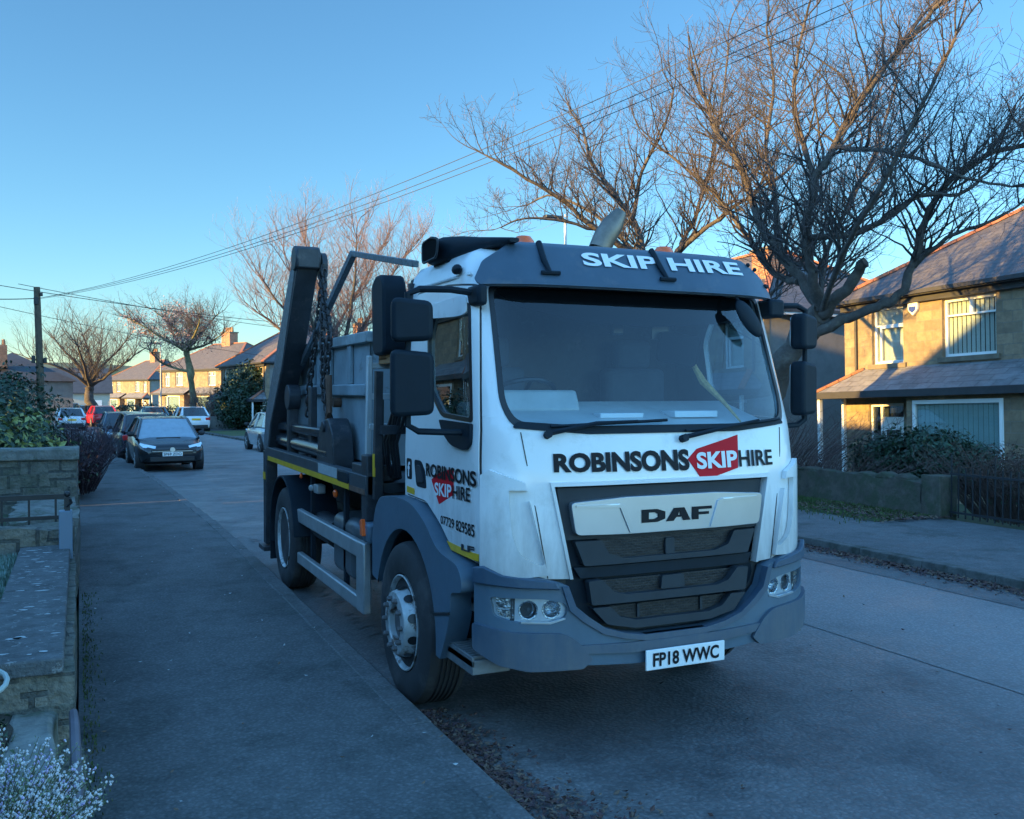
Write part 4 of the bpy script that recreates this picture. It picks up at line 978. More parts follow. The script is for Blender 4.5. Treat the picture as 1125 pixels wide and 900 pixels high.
def window(H, x, u0, u1, z0, z1, panes, name='window', blind=None, sill=True, depth=.10, fw=.065):
    """white framed window set back from the face x; panes = list of (u0,u1,z0,z1) fractions"""
    W = empty(name, (0,0,0)); W.parent = H
    b = MB(); xf = x+depth
    def bx(a, c, e, f, d0=0., d1=.07): b.box(xf+d0, xf+d1, -max(a,c), -min(a,c), e, f)
    bx(u0,u1,z0,z0+fw); bx(u0,u1,z1-fw,z1); bx(u0,u0+fw,z0+fw,z1-fw); bx(u1-fw,u1,z0+fw,z1-fw)
    U = lambda t: lerp(u0+fw*.5, u1-fw*.5, t); Zz = lambda t: lerp(z0+fw*.5, z1-fw*.5, t)
    for (a,c,e,f) in panes:
        a,c,e,f = U(a),U(c),Zz(e),Zz(f); t = .042
        bx(a,c,e,e+t,-.012,.06); bx(a,c,f-t,f,-.012,.06); bx(a,a+t,e+t,f-t,-.012,.06); bx(c-t,c,e+t,f-t,-.012,.06)
    b.build('frame', M_upvc, W, bevel=.004)
    MB().box(xf+.028, xf+.032, -u1+.03, -u0-.03, z0+.03, z1-.03).build('pane', M_hglass, W)
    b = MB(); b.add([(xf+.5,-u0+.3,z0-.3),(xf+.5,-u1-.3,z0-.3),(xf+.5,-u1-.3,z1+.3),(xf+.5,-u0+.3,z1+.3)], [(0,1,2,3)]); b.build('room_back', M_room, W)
    if blind:
        m, w, cov = blind; b = MB(); u = u0+.05
        i = 0
        while u < u1-.06:
            b.add([(xf+.075,-u,z0+.06),(xf+.075+.03,-u-w*.75,z0+.06),(xf+.075+.03,-u-w*.75,z1-.05),(xf+.075,-u,z1-.05)], [(0,1,2,3)]); u += w*cov; i += 1
        b.build('blind', m, W)
    if sill:
        MB().box(x-.06, x+.12, -u1-.10, -u0+.10, z0-.12, z0-.003).build('sill', M_lintel, W, bevel=.006)
        MB().box(x-.012, x+.1, -u1-.10, -u0+.10, z1+.003, z1+.20).build('lintel', M_lintel, W)
    return W

def hip_roof(b, x0, x1, u0, u1, z, tan, ov=.32):
    x0 -= ov; x1 += ov; u0 -= ov; u1 += ov; hx = (x1-x0)/2; r = z+hx*tan
    A, Bq, Cq, Dq = (x0,-u0,z),(x0,-u1,z),(x1,-u1,z),(x1,-u0,z); E, F = (x0+hx,-u0-hx,r),(x0+hx,-u1+hx,r)
    b.add([A,Bq,Cq,Dq,E,F], [(0,1,5,4),(1,2,5),(2,3,4,5),(3,0,4),(0,3,2,1)])
    return [A,Bq,Cq,Dq,E,F]

def make_house(name, label, detail=True, wallm=None, roofm=None, L=13.4, D=7.6, eave=4.68, tan=.633, sidem=None, group=None, chim=True, ridge=None):
    H = empty(name, (0,0,0), label, 'house', group)
    wallm = wallm or M_stone; roofm = roofm or M_slate; sidem = sidem or M_render
    half = L/2; b = MB(); holes = []
    wins1 = [(.92,1.90,3.05,4.46,'small'),(3.02,4.42,3.10,4.43,'big')]
    allw = []
    for w in wins1: allw.append(w); allw.append((L-w[1], L-w[0])+w[2:])
    door = [(.80,1.88,0,2.07)]; door.append((L-1.88, L-.80, 0, 2.07))
    holes = [w[:4] for w in allw]+door
    wall_holes(b, 0, 0, L, -.6, eave, holes, 'y')
    b.build('front_wall', wallm, H)
    b = MB(); b.add([(0,0,-.6),(D,0,-.6),(D,0,eave),(0,0,eave)], [(0,1,2,3)]); b.add([(0,-L,-.6),(D,-L,-.6),(D,-L,eave),(0,-L,eave)], [(0,1,2,3)]); b.add([(D,0,-.6),(D,-L,-.6),(D,-L,eave),(D,0,eave)], [(0,1,2,3)])
    b.add([(.9,.0,2.55),(.9,-L,2.55),(D,-L,2.55),(D,0,2.55)], [(0,1,2,3)])
    b.build('side_wall', sidem, H)
    b = MB()
    for u in (0, L):   # stone quoin strips returning at the corners
        b.box(.0, .22, -u-.004 if u == 0 else -u-.004, -u+.004, -.6, eave)
    b.build('quoin', wallm, H)
    b = MB(); pts = hip_roof(b, 0, D, 0, L, eave+.02, tan)
    roof = b.build('roof', roofm, H, smooth=False)
    b = MB(); A,Bq,Cq,Dq,E,F = [Vector(p) for p in pts]; up = Vector((0,0,.02))
    for p, q in ((A,E),(Bq,F),(Cq,F),(Dq,E),(E,F)):
        n = int((q-p).length/.42)
        for i in range(n): b.beam(p.lerp(q, i/n)+up, p.lerp(q, (i+.96)/n)+up*1.3, .20, .075)
    b.build('ridge_tiles', ridge or M_ridge, roof)
    b = MB()
    for (p, q) in ((A,Bq),(Dq,A),(Bq,Cq)):
        b.beam(p+Vector((0,0,-.05)), q+Vector((0,0,-.05)), .11, .09)
    b.build('gutter', M_wood if wallm is M_stone else M_gutter, roof)
    b = MB(); ov = .31
    b.box(-ov, D+ov, -L-ov, ov, eave-.10, eave-.0); b.box(.02-.16, .0, -L, 0, eave-.24, eave-.10)
    b.build('eaves_board', M_wood, roof)
    if chim:
        b = MB(); hx = D/2
        c = MB().box(hx-.45, hx+.45, -half-.75, -half+.75, eave+.6, eave+hx*tan+1.25).build('chimney', M_brick, roof)
        b = MB(); b.box(hx-.52, hx+.52, -half-.82, -half+.82, eave+hx*tan+1.25, eave+hx*tan+1.36)
        b.build('chimney_cap', M_lintel, c)
        b = MB()
        for u in (-.5,-.17,.17,.5): b.lathe([(.11,0),(.13,.05),(.10,.42),(.12,.46),(.09,.46)], 10, c=(hx,-half+u,eave+hx*tan+1.36))
        b.build('chimney_pots', M_pot, c)
    for i, w in enumerate(allw):
        if w[4] == 'small': window(H, 0, *w[:4], [(0,1,.66,1),(.16,1,0,.66)], blind=(M_blind,.115,.98) if detail else None)
        else: window(H, 0, *w[:4], [(0,.5,.70,1),(.5,1,.70,1)], blind=(M_blind,.095,1.25) if detail else None)
    # canopy and bay along the ground floor of each half
    for mir in (0, 1):
        f = (lambda u: u) if not mir else (lambda u: L-u)
        u0, u1 = -.12, 6.3; xc = -.95
        y = lambda u: -f(u)
        b = MB(); zt, zb = 2.95, 2.36
        P = [(xc,y(u0),zb),(xc,y(u1),zb),(0,y(u1),zt),(0,y(u0+.75),zt),(0,y(u0),zb)]
        b.add(P, [(0,1,2,3),(0,3,4)]); b.add([(xc,y(u0),zb-.03),(xc,y(u1),zb-.03),(-.002,y(u1),zb-.03),(-.002,y(u0),zb-.03)], [(0,1,2,3)])
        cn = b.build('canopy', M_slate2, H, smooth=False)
        b = MB(); b.beam((xc-.02,y(u0),zb-.07),(xc-.02,y(u1),zb-.07),.07,.16); b.beam((xc-.02,y(u0-.02),zb-.07),(-.01,y(u0-.02),zb-.07),.07,.16); b.build('canopy_fascia', M_wood, cn)
        b = MB(); p0, p1 = Vector((xc,y(u0),zb)), Vector((0,y(u0+.75),zt))
        for i in range(4): b.beam(p0.lerp(p1,i/4)+up, p0.lerp(p1,(i+.95)/4)+up, .17, .06)
        b.build('canopy_hip_tiles', M_ridge, cn)
        b = MB()
        for (xx, uu) in ((xc+.10,-.02),(-.05,-.02)): b.box(xx-.045, xx+.045, y(uu)-.045, y(uu)+.045, -.6, zb-.12)
        b.build('porch_post', M_upvc, H)
        # bay
        b = MB(); bx = -.72; a0, a1 = 2.62, 5.9
        w0, w1, q0, q1 = 2.80, 5.12, .55, 2.12
        ya, yb = sorted((y(a0), y(a1)))
        b.box(bx, 0, ya, yb, -.6, q0); b.box(bx, 0, min(y(a0),y(w0)), max(y(a0),y(w0)), q0, zb-.06); b.box(bx, 0, min(y(w1),y(a1)), max(y(w1),y(a1)), q0, zb-.06); b.box(bx, 0, min(y(w0),y(w1)), max(y(w0),y(w1)), q1, zb-.06)
        b.build('bay_wall', wallm, H)
        ua, ub = sorted((f(w0), f(w1)))
        window(H, bx, ua, ub, q0, q1, [(0,1,0,1)], name='bay_window', blind=(M_green,.125,1.0), sill=False, depth=-.02, fw=.09)
        # front door: white frame, side light, fan light, panelled leaf
        da, db = sorted((f(.80), f(1.88)))
        F_ = empty('door', (0,0,0)); F_.parent = H
        b = MB(); xf = .06
        split = .36 if not mir else .72
        bx2 = lambda a, c, e, g, d0=0, d1=.07: b.box(xf+d0, xf+d1, -(da+c), -(da+a), e, g)
        W_ = db-da
        s0 = .34 if not mir else W_-.34
        bx2(0,.06,0,2.07); bx2(W_-.06,W_,0,2.07); bx2(.06,W_-.06,2.0,2.07); bx2(s0-.035,s0+.035,0,2.0)
        l0, l1 = (s0+.035, W_-.06) if not mir else (.06, s0-.035); k0, k1 = (.06, s0-.035) if not mir else (s0+.035, W_-.06)
        bx2(l0,l1,1.66,1.74); bx2(k0,k1,0,.62,.01,.06)
        b.build('door_frame', M_upvc, F_, bevel=.004)
        b = MB(); bx2(l0,l1,0,1.66,.02,.06); bx2(l0+.10,l1-.10,1.02,1.05,.008,.02)
        lf = b.build('door_leaf', M_upvc, F_)
        b = MB(); m_ = (l0+l1)/2
        for (a, c) in ((l0+.10,m_-.07),(m_-.055,m_+.055),(m_+.07,l1-.10)):
            for (e, g) in ((1.10,1.24),(1.26,1.42)): bx2(a,c,e,g,.012,.018)
        b.build('door_glazing', M_room, lf)
        b = MB(); bx2(k0,k1,.62,2.0,.03,.034); bx2(l0,l1,1.74,2.0,.03,.034); b.build('side_light', M_hglass, F_)
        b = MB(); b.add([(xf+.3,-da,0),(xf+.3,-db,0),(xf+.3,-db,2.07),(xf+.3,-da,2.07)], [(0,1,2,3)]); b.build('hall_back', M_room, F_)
    # down pipe
    for u in (.42, L-.42): MB().tube([(-.04,-u,eave-.1),(-.04,-u,2.9)], .035, 8).build('down_pipe', M_wood, H)
    return H
TILT = -.030
houseA = make_house('stone_house', 'stone semi-detached house with slate hipped roof, sunlit upper wall and burglar alarm box')
houseA.location = (18, 18.35, -.45); houseA.rotation_euler = (TILT, 0, 0)
b = MB(); b.prism(smoothpoly([(-.15,.16),(.15,.16),(.14,-.06),(0,-.2),(-.14,-.06)], .03), 'x', -.09, 0); al = b.build('alarm_box', M_upvc, houseA, loc=(0,-2.26,4.33), bevel=.015)
MB().prism(smoothpoly([(-.10,.02),(.10,.02),(.09,-.07),(0,-.13),(-.09,-.07)], .02), 'x', -.097, -.088).build('alarm_panel', mat('alarm_blue', (.03,.06,.30), .4), al)
def place(src, loc, rz, label, tilt=TILT, group=None):
    c = copy_tree(src); c.location = loc; c.rotation_euler = (tilt if abs(rz) < .5 else -tilt if abs(abs(rz)-math.pi) < .3 else 0, 0, rz); c['label'] = label
    if group: c['group'] = group
    for ch in [x for x in bpy.data.objects if x.parent == c and x.name.startswith('alarm_box')]:
        for g in [x for x in bpy.data.objects if x.parent == ch]: bpy.data.objects.remove(g)
        bpy.data.objects.remove(ch)
    return c
houseB = place(houseA, (18, 34.9, -.75), 0, 'house with grey rendered side wall and brick chimney behind the big bare tree')
# side-wall chimney stack of house B, its lit brick side to the left
for ch in [x for x in bpy.data.objects if x.parent and x.parent.parent == houseB and x.name.startswith('chimney')]:
    for g_ in [x for x in bpy.data.objects if x.parent == ch]: bpy.data.objects.remove(g_)
    bpy.data.objects.remove(ch)
roofB = [x for x in bpy.data.objects if x.parent == houseB and x.name.startswith('roof')][0]
cb = MB().box(1.6, 2.32, -11.75, -10.95, 4.6, 6.80).build('chimney', M_brick, roofB)
MB().box(1.55,2.37,-11.8,-10.9,6.80,6.90).build('chimney_cap', M_lintel, cb)
MB().box(-.34, 8.0, -13.75, -13.66, 4.52, 4.66).build('side_gutter', M_gutter, houseB)

# ------------------------------------------------------------------ the other houses of the street
GL = 'houses on the shaded left side of the street'
lab = ['stone house beside the pavement left of the camera','stone house opposite the parked lorry cab','stone house behind the left garden hedge','stone house farther along the left pavement','stone house level with the parked cars','stone house beyond the parked cars on the left','last stone house along the left pavement']
for i, y0 in enumerate((-27.6,-13.5,.60,16.68,30.7,44.8,59.0)):
    place(houseA, (-9.0+off(y0+6), y0, 1.05+dz(y0)), math.pi, 'left-hand '+lab[i], group=GL)
for h_ in [x for x in bpy.data.objects if x.parent is None and x.get('group') == GL]: h_.scale = (1,1,1.18)
gr_ = empty('sun_blocker', (-10.2,14.08,1.0), 'unseen flat roofed block added to narrow the sun gap between two houses on the left', 'sun_blocker', rot=(0,0,math.pi))  # unseen block added so only a thin slit of sun passes
MB().box(0,2.5,-2.05,-.02,-.6,4.4).build('wall', M_render, gr_)
MB().box(-.1,2.6,-2.09,0,4.4,4.55).build('roof', M_wood, gr_)
MB().box(-.03,.0,-1.9,-.15,-.1,2.1).build('blocker_door', M_upvc, gr_)
placeF = lambda x, y, z, rz, l: place(houseA, (x, y, z), rz, l, tilt=0)
p = Vector((9.597,72.659,0)); placeF(p.x, p.y, -.9, R(4), 'far house with dark roof behind the ivy-clad street tree')
p = Vector((7.412,101.197,0)); placeF(p.x, p.y, -.6, R(24), 'far house with sunlit yellow upper storey near the lamp post')
p = Vector((3.442,139.368,0)); placeF(p.x, p.y, -1.2, R(20), 'far low house partly hidden behind the wide bare tree')
p = Vector((18.387,86.225,0)); placeF(p.x, p.y, -.6, 0, 'far house with sunlit chimney above the dark evergreen')
placeF(17.0, 50.5, -.8, 0, 'house hidden mostly behind the lorry with a slate hipped roof')
# cream gable house closing the view
hw = empty('cream_house', Vector((-1.014,110.589,-1.6)), 'cream rendered house with dark slate gable roof closing the view', 'house', rot=(0,0,-CAM_YAW+R(26)))
b = MB(); b.box(-3.2, 4.0, 0, 6, -1, 3.6); b.build('wall', mat('cream_render', (.44,.42,.36), .9, var=.06), hw)
b = MB(); b.add([(-3.2,0,3.6),(-3.2,6,3.6),(-3.2,3,6.0)], [(0,1,2)]); b.build('gable', mat('sunlit_cream', (.50,.42,.25), .9, var=.06), hw)  # warm sunlight on the gable end put into its colour
b = MB(); b.prism([(-.35,3.42),(3,6.12),(6.35,3.42),(6.35,3.30),(3,5.98),(-.35,3.30)], 'x', -3.5, 4.3); b.build('roof', mat('dark_slate', (.055,.06,.07), .6, var=.2), hw)
b = MB()
for x in (-1.2, 2.6): b.box(x-.6,x+.6,-.04,.05,1.6,2.6)
b.build('window', M_upvc, hw)
hb = empty('bungalow', Vector((-4.666,81.439,-.2)), 'dark gabled house with brick chimney above the left hedge', 'house', rot=(0,0,R(3)))
b = MB(); b.box(-4.2, 4.2, 0, 9, -1, 3.0); b.build('wall', M_render, hb)
b = MB(); hip_roof(b, -4.2, 4.2, -9, 0, 2.95, .52); rf = b.build('roof', MATS['dark_slate'], hb, smooth=False)
MB().box(-1.25,-.35, 1.0, 1.9, 4.0, 5.75).build('chimney', M_brick, rf)
b = MB(); b.lathe([(.13,5.75),(.15,5.8),(.11,6.2),(.09,6.2)], 10, c=(-1.0,1.4,0)); b.lathe([(.13,5.75),(.15,5.8),(.11,6.2),(.09,6.2)], 10, c=(-.6,1.4,0)); b.build('chimney_pots', M_pot, rf)

# ------------------------------------------------------------------ left garden walls, gate
M_rubble = brick_mat('rubble_wall', ((.20,.185,.15),(.145,.14,.115)), (.09,.09,.08), .34, .17, .014, .95, 1.0, .45, noise=9, blotch=(.085,.095,.06), bdist=.03)
M_coping = mat('coping_stone', (.098,.102,.104), .92, var=.38, scale=9, bump=.8, bscale=40, col2=(.24,.245,.24), mask=(.57,.63), mscale=24)
M_block = mat('weathered_stone', (.19,.19,.17), .95, var=.35, scale=6, bump=.9, bscale=22, col2=(.085,.095,.06), mask=(.48,.62), mscale=4)
M_block2 = mat('dark_wall_stone', (.080,.072,.058), .95, var=.4, scale=5, bump=1.0, bscale=14, col2=(.05,.058,.035), mask=(.45,.6), mscale=4)
M_lichen = mat('lichen', (.42,.44,.44), .95, var=.2, scale=20)
M_iron = mat('black_iron', (.018,.02,.024), .5, var=.2, scale=8)
M_gatepost = mat('grey_gatepost', (.14,.19,.26), .45, var=.06, scale=4)

def rough_block(b, x0,x1,y0,y1,z0,z1, j, n=(4,8,3), seed=1):
    rg = random.Random(seed); nx, ny, nz = n
    idx = {}
    def V(i,k,l):
        if (i,k,l) not in idx:
            idx[(i,k,l)] = len(b.v)
            b.v.append((lerp(x0,x1,i/nx)+rg.uniform(-j,j), lerp(y0,y1,k/ny)+rg.uniform(-j,j), lerp(z0,z1,l/nz)+rg.uniform(-j,j)))
        return idx[(i,k,l)]
    for i in range(nx):
        for k in range(ny):
            b.f.append((V(i,k,nz),V(i+1,k,nz),V(i+1,k+1,nz),V(i,k+1,nz)))
            b.f.append((V(i,k,0),V(i,k+1,0),V(i+1,k+1,0),V(i+1,k,0)))
    for k in range(ny):
        for l in range(nz):
            b.f.append((V(0,k,l),V(0,k,l+1),V(0,k+1,l+1),V(0,k+1,l))); b.f.append((V(nx,k,l),V(nx,k+1,l),V(nx,k+1,l+1),V(nx,k,l+1)))
    for i in range(nx):
        for l in range(nz):
            b.f.append((V(i,0,l),V(i+1,0,l),V(i+1,0,l+1),V(i,0,l+1))); b.f.append((V(i,ny,l),V(i,ny,l+1),V(i+1,ny,l+1),V(i+1,ny,l)))
    b.m += [0]*(len(b.f)-len(b.m))
    return b
gw = empty('garden_wall', (0,0,0), 'low stone garden wall capped with flat speckled coping slabs', 'wall')
b = MB(); rough_block(b, -.34,-.035, 4.48,7.72, .0,.745, .008, (3,20,5), 4); b.build('wall_body', M_rubble, gw, sharp=60)
for i, (a, c) in enumerate(((4.45,6.05),(6.06,7.74))):
    b = MB(); rough_block(b, -.405,-.072, a, c, .745,.815, .0015, (4,12,1), 9+i); b.build('coping', M_coping, gw, bevel=.008, sharp=60)
rg = random.Random(5); b = MB()
for i in range(44):
    x, y = rg.uniform(-.37,-.10), rg.uniform(4.55,7.6); r = rg.choice((.006,.008,.010,.012,.016)); k = rg.uniform(1,2.6)
    n = 9; b.add([(x+math.cos(t)*r*k*rg.uniform(.75,1.2), y+math.sin(t)*r*rg.uniform(.75,1.2),  .8172) for t in [2*math.pi*q/n for q in range(n)]], [tuple(range(n))])
b.build('lichen_spots', M_lichen, gw)
w2 = tag(rough_block(MB(), -.27,-.10, 1.2,4.44, .0,.605, .012, (3,26,5), 14).build('garden_wall', M_block, bevel=.02, sharp=60), 'lower mossy rough stone wall with rounded top in front of the coping slab', 'wall')
w2b = MB(); rough_block(w2b, -.14,.0, 1.2,4.46, .0,.42, .014, (3,26,4), 15); w2b.build('wall_foot', M_rubble, w2)
w3 = tag(rough_block(MB(), -3.4,-.05, 7.80,8.12, .0,.93, .018, (18,3,5), 21).build('garden_wall', M_rubble, sharp=60), 'stone return wall running left beside the grey gate post', 'wall')
w4 = tag(rough_block(MB(), -.60,-.03, 9.5,11.45, .0,.80, .03, (5,12,4), 22).build('garden_wall', M_block, sharp=60), 'broken low rubble wall beyond the iron gate', 'wall')
w5 = empty('garden_wall', (0,0,0), 'taller coursed stone boundary wall below the variegated shrub', 'wall')
rough_block(MB(), -4.5,-.03, 11.5,11.85, .0,1.20, .012, (16,3,8), 23).build('wall_body', M_rubble, w5, sharp=60)
rough_block(MB(), -4.5,-.01, 11.46,11.90, 1.20,1.33, .008, (9,3,1), 24).build('coping', M_block, w5, bevel=.015, sharp=60)
for y0_, y1_, l_ in ((11.92,14.4,'short low wall hidden behind the boundary wall by the pavement'),(18.3,34,'long low wall running under the purple shrub beside the pavement')):
    w6 = tag(rough_block(MB(), -.35,-.02, y0_,y1_, .0,.75, .02, (3,30,4), 25).build('garden_wall', M_rubble, sharp=60), l_, 'wall')
    for v in w6.data.vertices: v.co.x += off(v.co.y)
gp_ = empty('gate_post', (-.09,7.55,.09), 'square blue grey metal gate post with black latch', 'post')
MB().box(-.055,.035,-.02,.08,-.1,1.0).build('post', M_gatepost, gp_, bevel=.006)
b = MB(); b.box(-.015,.02,-.005,.03,1.0,1.10); b.sphere((.002,.01,1.12), .022); b.tube([(.0,.0,1.03),(.03,-.02,1.06),(.02,-.03,1.09)], .01, 6); b.build('latch', M_iron, gp_)
gt = empty('iron_gate', (-1.9,8.3,.5), 'low black iron bar gate standing open to the left', 'gate')
b = MB(); b.box(0,1.82,-.012,.012,.60,.64); b.box(0,1.82,-.012,.012,.44,.47); b.box(0,1.82,-.012,.012,.0,.04); b.box(0,.04,-.015,.015,0,.66); b.box(1.78,1.82,-.015,.015,0,.66); b.build('gate_frame', M_iron, gt)
b = MB()
for i in range(9): x = .2+i*.19; b.box(x-.008,x+.008,-.008,.008,.02,.62)
b.build('gate_bars', M_iron, gt)
pipe = tag(MB().tube([(-.02,3.40,.44),(-.022,3.9,.50),(-.03,4.25,.585),(-.035,4.36,.60)], [.022,.022,.02,.018], 8).build('old_pipe', mat('lead_pipe', (.12,.11,.13), .5, var=.2, scale=9)), 'old purple grey pipe fixed along the mossy wall face', 'pipe')
b = MB(); c = Vector((-.50,4.35,.74))
b.tube([c+Vector((math.cos(t)*.22, math.sin(t)*.17, .02*math.sin(2*t)+.03)) for t in [R(-150+i*14) for i in range(20)]], .011, 7)
tag(b.build('hose_loop', mat('pale_hose', (.40,.44,.42), .5, var=.1)), 'pale loop of garden hose lying on the soil behind the wall', 'hose')
# garden soil and frosty grass
b = MB(); rough_block(b, -2.5,-.27, 1.0,4.46, .2,.62, .02, (10,16,1), 31); tag(b.build('flower_bed', M_soil, sharp=60), kind='structure')
b = MB(); b.add([(-6,4.46,.74),(-.405,4.46,.74),(-.405,7.78,.74),(-6,7.78,.74)], [(0,1,2,3)]); tag(b.build('lawn_left', M_lawn), kind='structure')
M_frost = mat('frosty_grass', (.10,.17,.11), .8, var=.35, scale=14, col2=(.30,.38,.36), mask=(.42,.6), mscale=20)
def grass(name, area, n, h, m, seed, label_kind=True, zf=None, w=.004, lean=.5):
    rg = random.Random(seed); b = MB()
    for i in range(n):
        x, y = area(rg)
        z = zf(x, y); a = rg.uniform(0, 6.28); hh = h*rg.uniform(.5,1.2); d = Vector((math.cos(a), math.sin(a), 0)); l = d*hh*rg.uniform(0,lean); p = Vector((-d.y, d.x, 0))*w
        b.v += [(x-p.x,y-p.y,z),(x+p.x,y+p.y,z),(x+l.x*.5+p.x*.7,y+l.y*.5+p.y*.7,z+hh*.6),(x+l.x*.5-p.x*.7,y+l.y*.5-p.y*.7,z+hh*.6),(x+l.x,y+l.y,z+hh)]
        k = len(b.v)-5; b.f += [(k,k+1,k+2,k+3),(k+3,k+2,k+4)]
    b.m = [0]*len(b.f)
    return tag(b.build(name, m, clean=False, uv=False, sharp=180), kind='stuff')
grass('frosty_grass', lambda g: (-.40-abs(g.gauss(0,.5)), g.uniform(4.46,7.75)), 9000, .045, M_frost, 2, zf=lambda x,y: .74)
M_verge = mat('verge_grass', (.055,.085,.022), .85, var=.45, scale=4, col2=(.10,.085,.04), mask=(.5,.65), mscale=3)
grass('verge_grass', lambda g: (11.42-abs(g.gauss(0,.55)), g.uniform(9.9,19)), 14000, .06, M_verge, 3, zf=lambda x,y: .10, w=.008)
grass('kerbside_grass', lambda g: (11.0+g.uniform(-1,1)*.35, 7.35+g.uniform(-1,1)*.45), 2500, .05, M_verge, 4, zf=lambda x,y: .10, w=.008)
grass('wall_moss_tufts', lambda g: (.005+abs(g.gauss(0,.05)), g.uniform(2,9.5)), 900, .022, M_verge, 5, zf=lambda x,y: .09)
b = MB(); b.add([(10.3,9.9,.1045),(11.45,9.9,.1045),(11.45,19,.1045),(10.5,19,.1045),(10.2,14,.1045)], [(0,1,2,3,4)]); tag(b.build('verge_soil', M_lawn), kind='structure')

# leaf litter in the gutters: lots of small curled leaves
def litter(name, area, n, m, seed, size=.022, zf=lambda x, y: .006):
    rg = random.Random(seed); b = MB()
    for i in range(n):
        x, y = area(rg); s = size*rg.uniform(.6,1.5); a = rg.uniform(0,6.28); M = Matrix.Rotation(a,3,'Z') @ Matrix.Rotation(rg.gauss(0,.35),3,'X') @ Matrix.Rotation(rg.gauss(0,.3),3,'Y')
        z = zf(x,y)+rg.random()*.012
        k = len(b.v); b.v += [tuple(M @ Vector(q)*s+Vector((x,y,z+.003))) for q in ((-1,0,.2),(0,-.55,0),(1,0,.25),(0,.55,.05))]
        b.f.append((k,k+1,k+2,k+3)); b.m.append(rg.randrange(len(m)))
    return tag(b.build(name, m, clean=False, uv=False), kind='stuff')
LM = [mat('leaf_rust', (.085,.045,.035), .8, var=.3, scale=30), mat('leaf_purple', (.06,.035,.04), .8, var=.3, scale=30), mat('leaf_tan', (.14,.10,.07), .8, var=.3, scale=30)]
def gut(g):
    y = g.uniform(1.2,5.4); w = .10+.16*abs(math.sin(y*2.1+.4))*max(.1,min(1,(5.2-y)/1.6)); return (KL+.01+abs(g.gauss(0,w)), y)
litter('leaf_litter', gut, 5200, LM, 11, .016)
litter('leaf_litter', lambda g: (KR-abs(g.gauss(0,.14)), g.uniform(3.5,16)), 6500, LM, 12, .022)
litter('leaf_litter', lambda g: (g.uniform(2.2,8.2), g.uniform(1.5,12)), 160, LM, 13, .014)
litter('leaf_litter', lambda g: (g.uniform(.1,1.75), g.uniform(1.8,14)), 150, [LM[2], M_lichen], 14, .011, lambda x,y: .094)
litter('leaf_litter', lambda g: (11.0+g.gauss(0,.35), g.uniform(9.7,12)), 1500, LM, 15, .03, lambda x,y: .12)

# ------------------------------------------------------------------ right garden wall, piers, gate
w7 = empty('garden_wall', (0,0,0), 'low stone wall with pointed upright coping stones below the dark hedge', 'wall')
rough_block(MB(), 11.42,11.72, 10.16,21.3, -.4,.60, .03, (3,40,4), 41).build('wall_body', M_block2, w7, sharp=60)
rg = random.Random(8)
y = 10.4
while y < 21:
    h = rg.uniform(.03,.10) if rg.random() < .72 else rg.uniform(.14,.20); l = rg.uniform(.3,.6); b = MB()
    b.prism([(y,.58),(y+l,.58),(y+l*.93,.60+h*.4),(y+l*.5+rg.uniform(-.08,.08),.60+h),(y+l*.08,.60+h*.5)], 'x', 11.45, 11.70); b.build('coping_stone', M_block2, w7, bevel=.03); y += l+rg.uniform(.0,.12)
tag(rough_block(MB(), 11.38,11.74, 9.78,10.12, -.3,.72, .008, (2,2,4), 44).build('gate_pier', M_block2, bevel=.015, sharp=60), 'square stone gate pier at the end of the low wall', 'pier')
tag(rough_block(MB(), 11.42,11.72, -2,8.1, -.4,.62, .012, (3,40,4), 45).build('garden_wall', M_block2, sharp=60), 'low stone wall beyond the black iron garden gate', 'wall')
g2 = empty('iron_gate', (11.56,8.25,.12), 'black iron garden gate between stone pier and dead hedge', 'gate')
b = MB()
for z in (.06,.62): b.box(-.012,.012,0,1.5,z,z+.03)
b.build('gate_rails', M_iron, g2)
b = MB()
for i in range(13): b.box(-.008,.008,.03+i*.12,.046+i*.12,.0,.74 if i%6 else .92)
b.build('gate_bars', M_iron, g2)

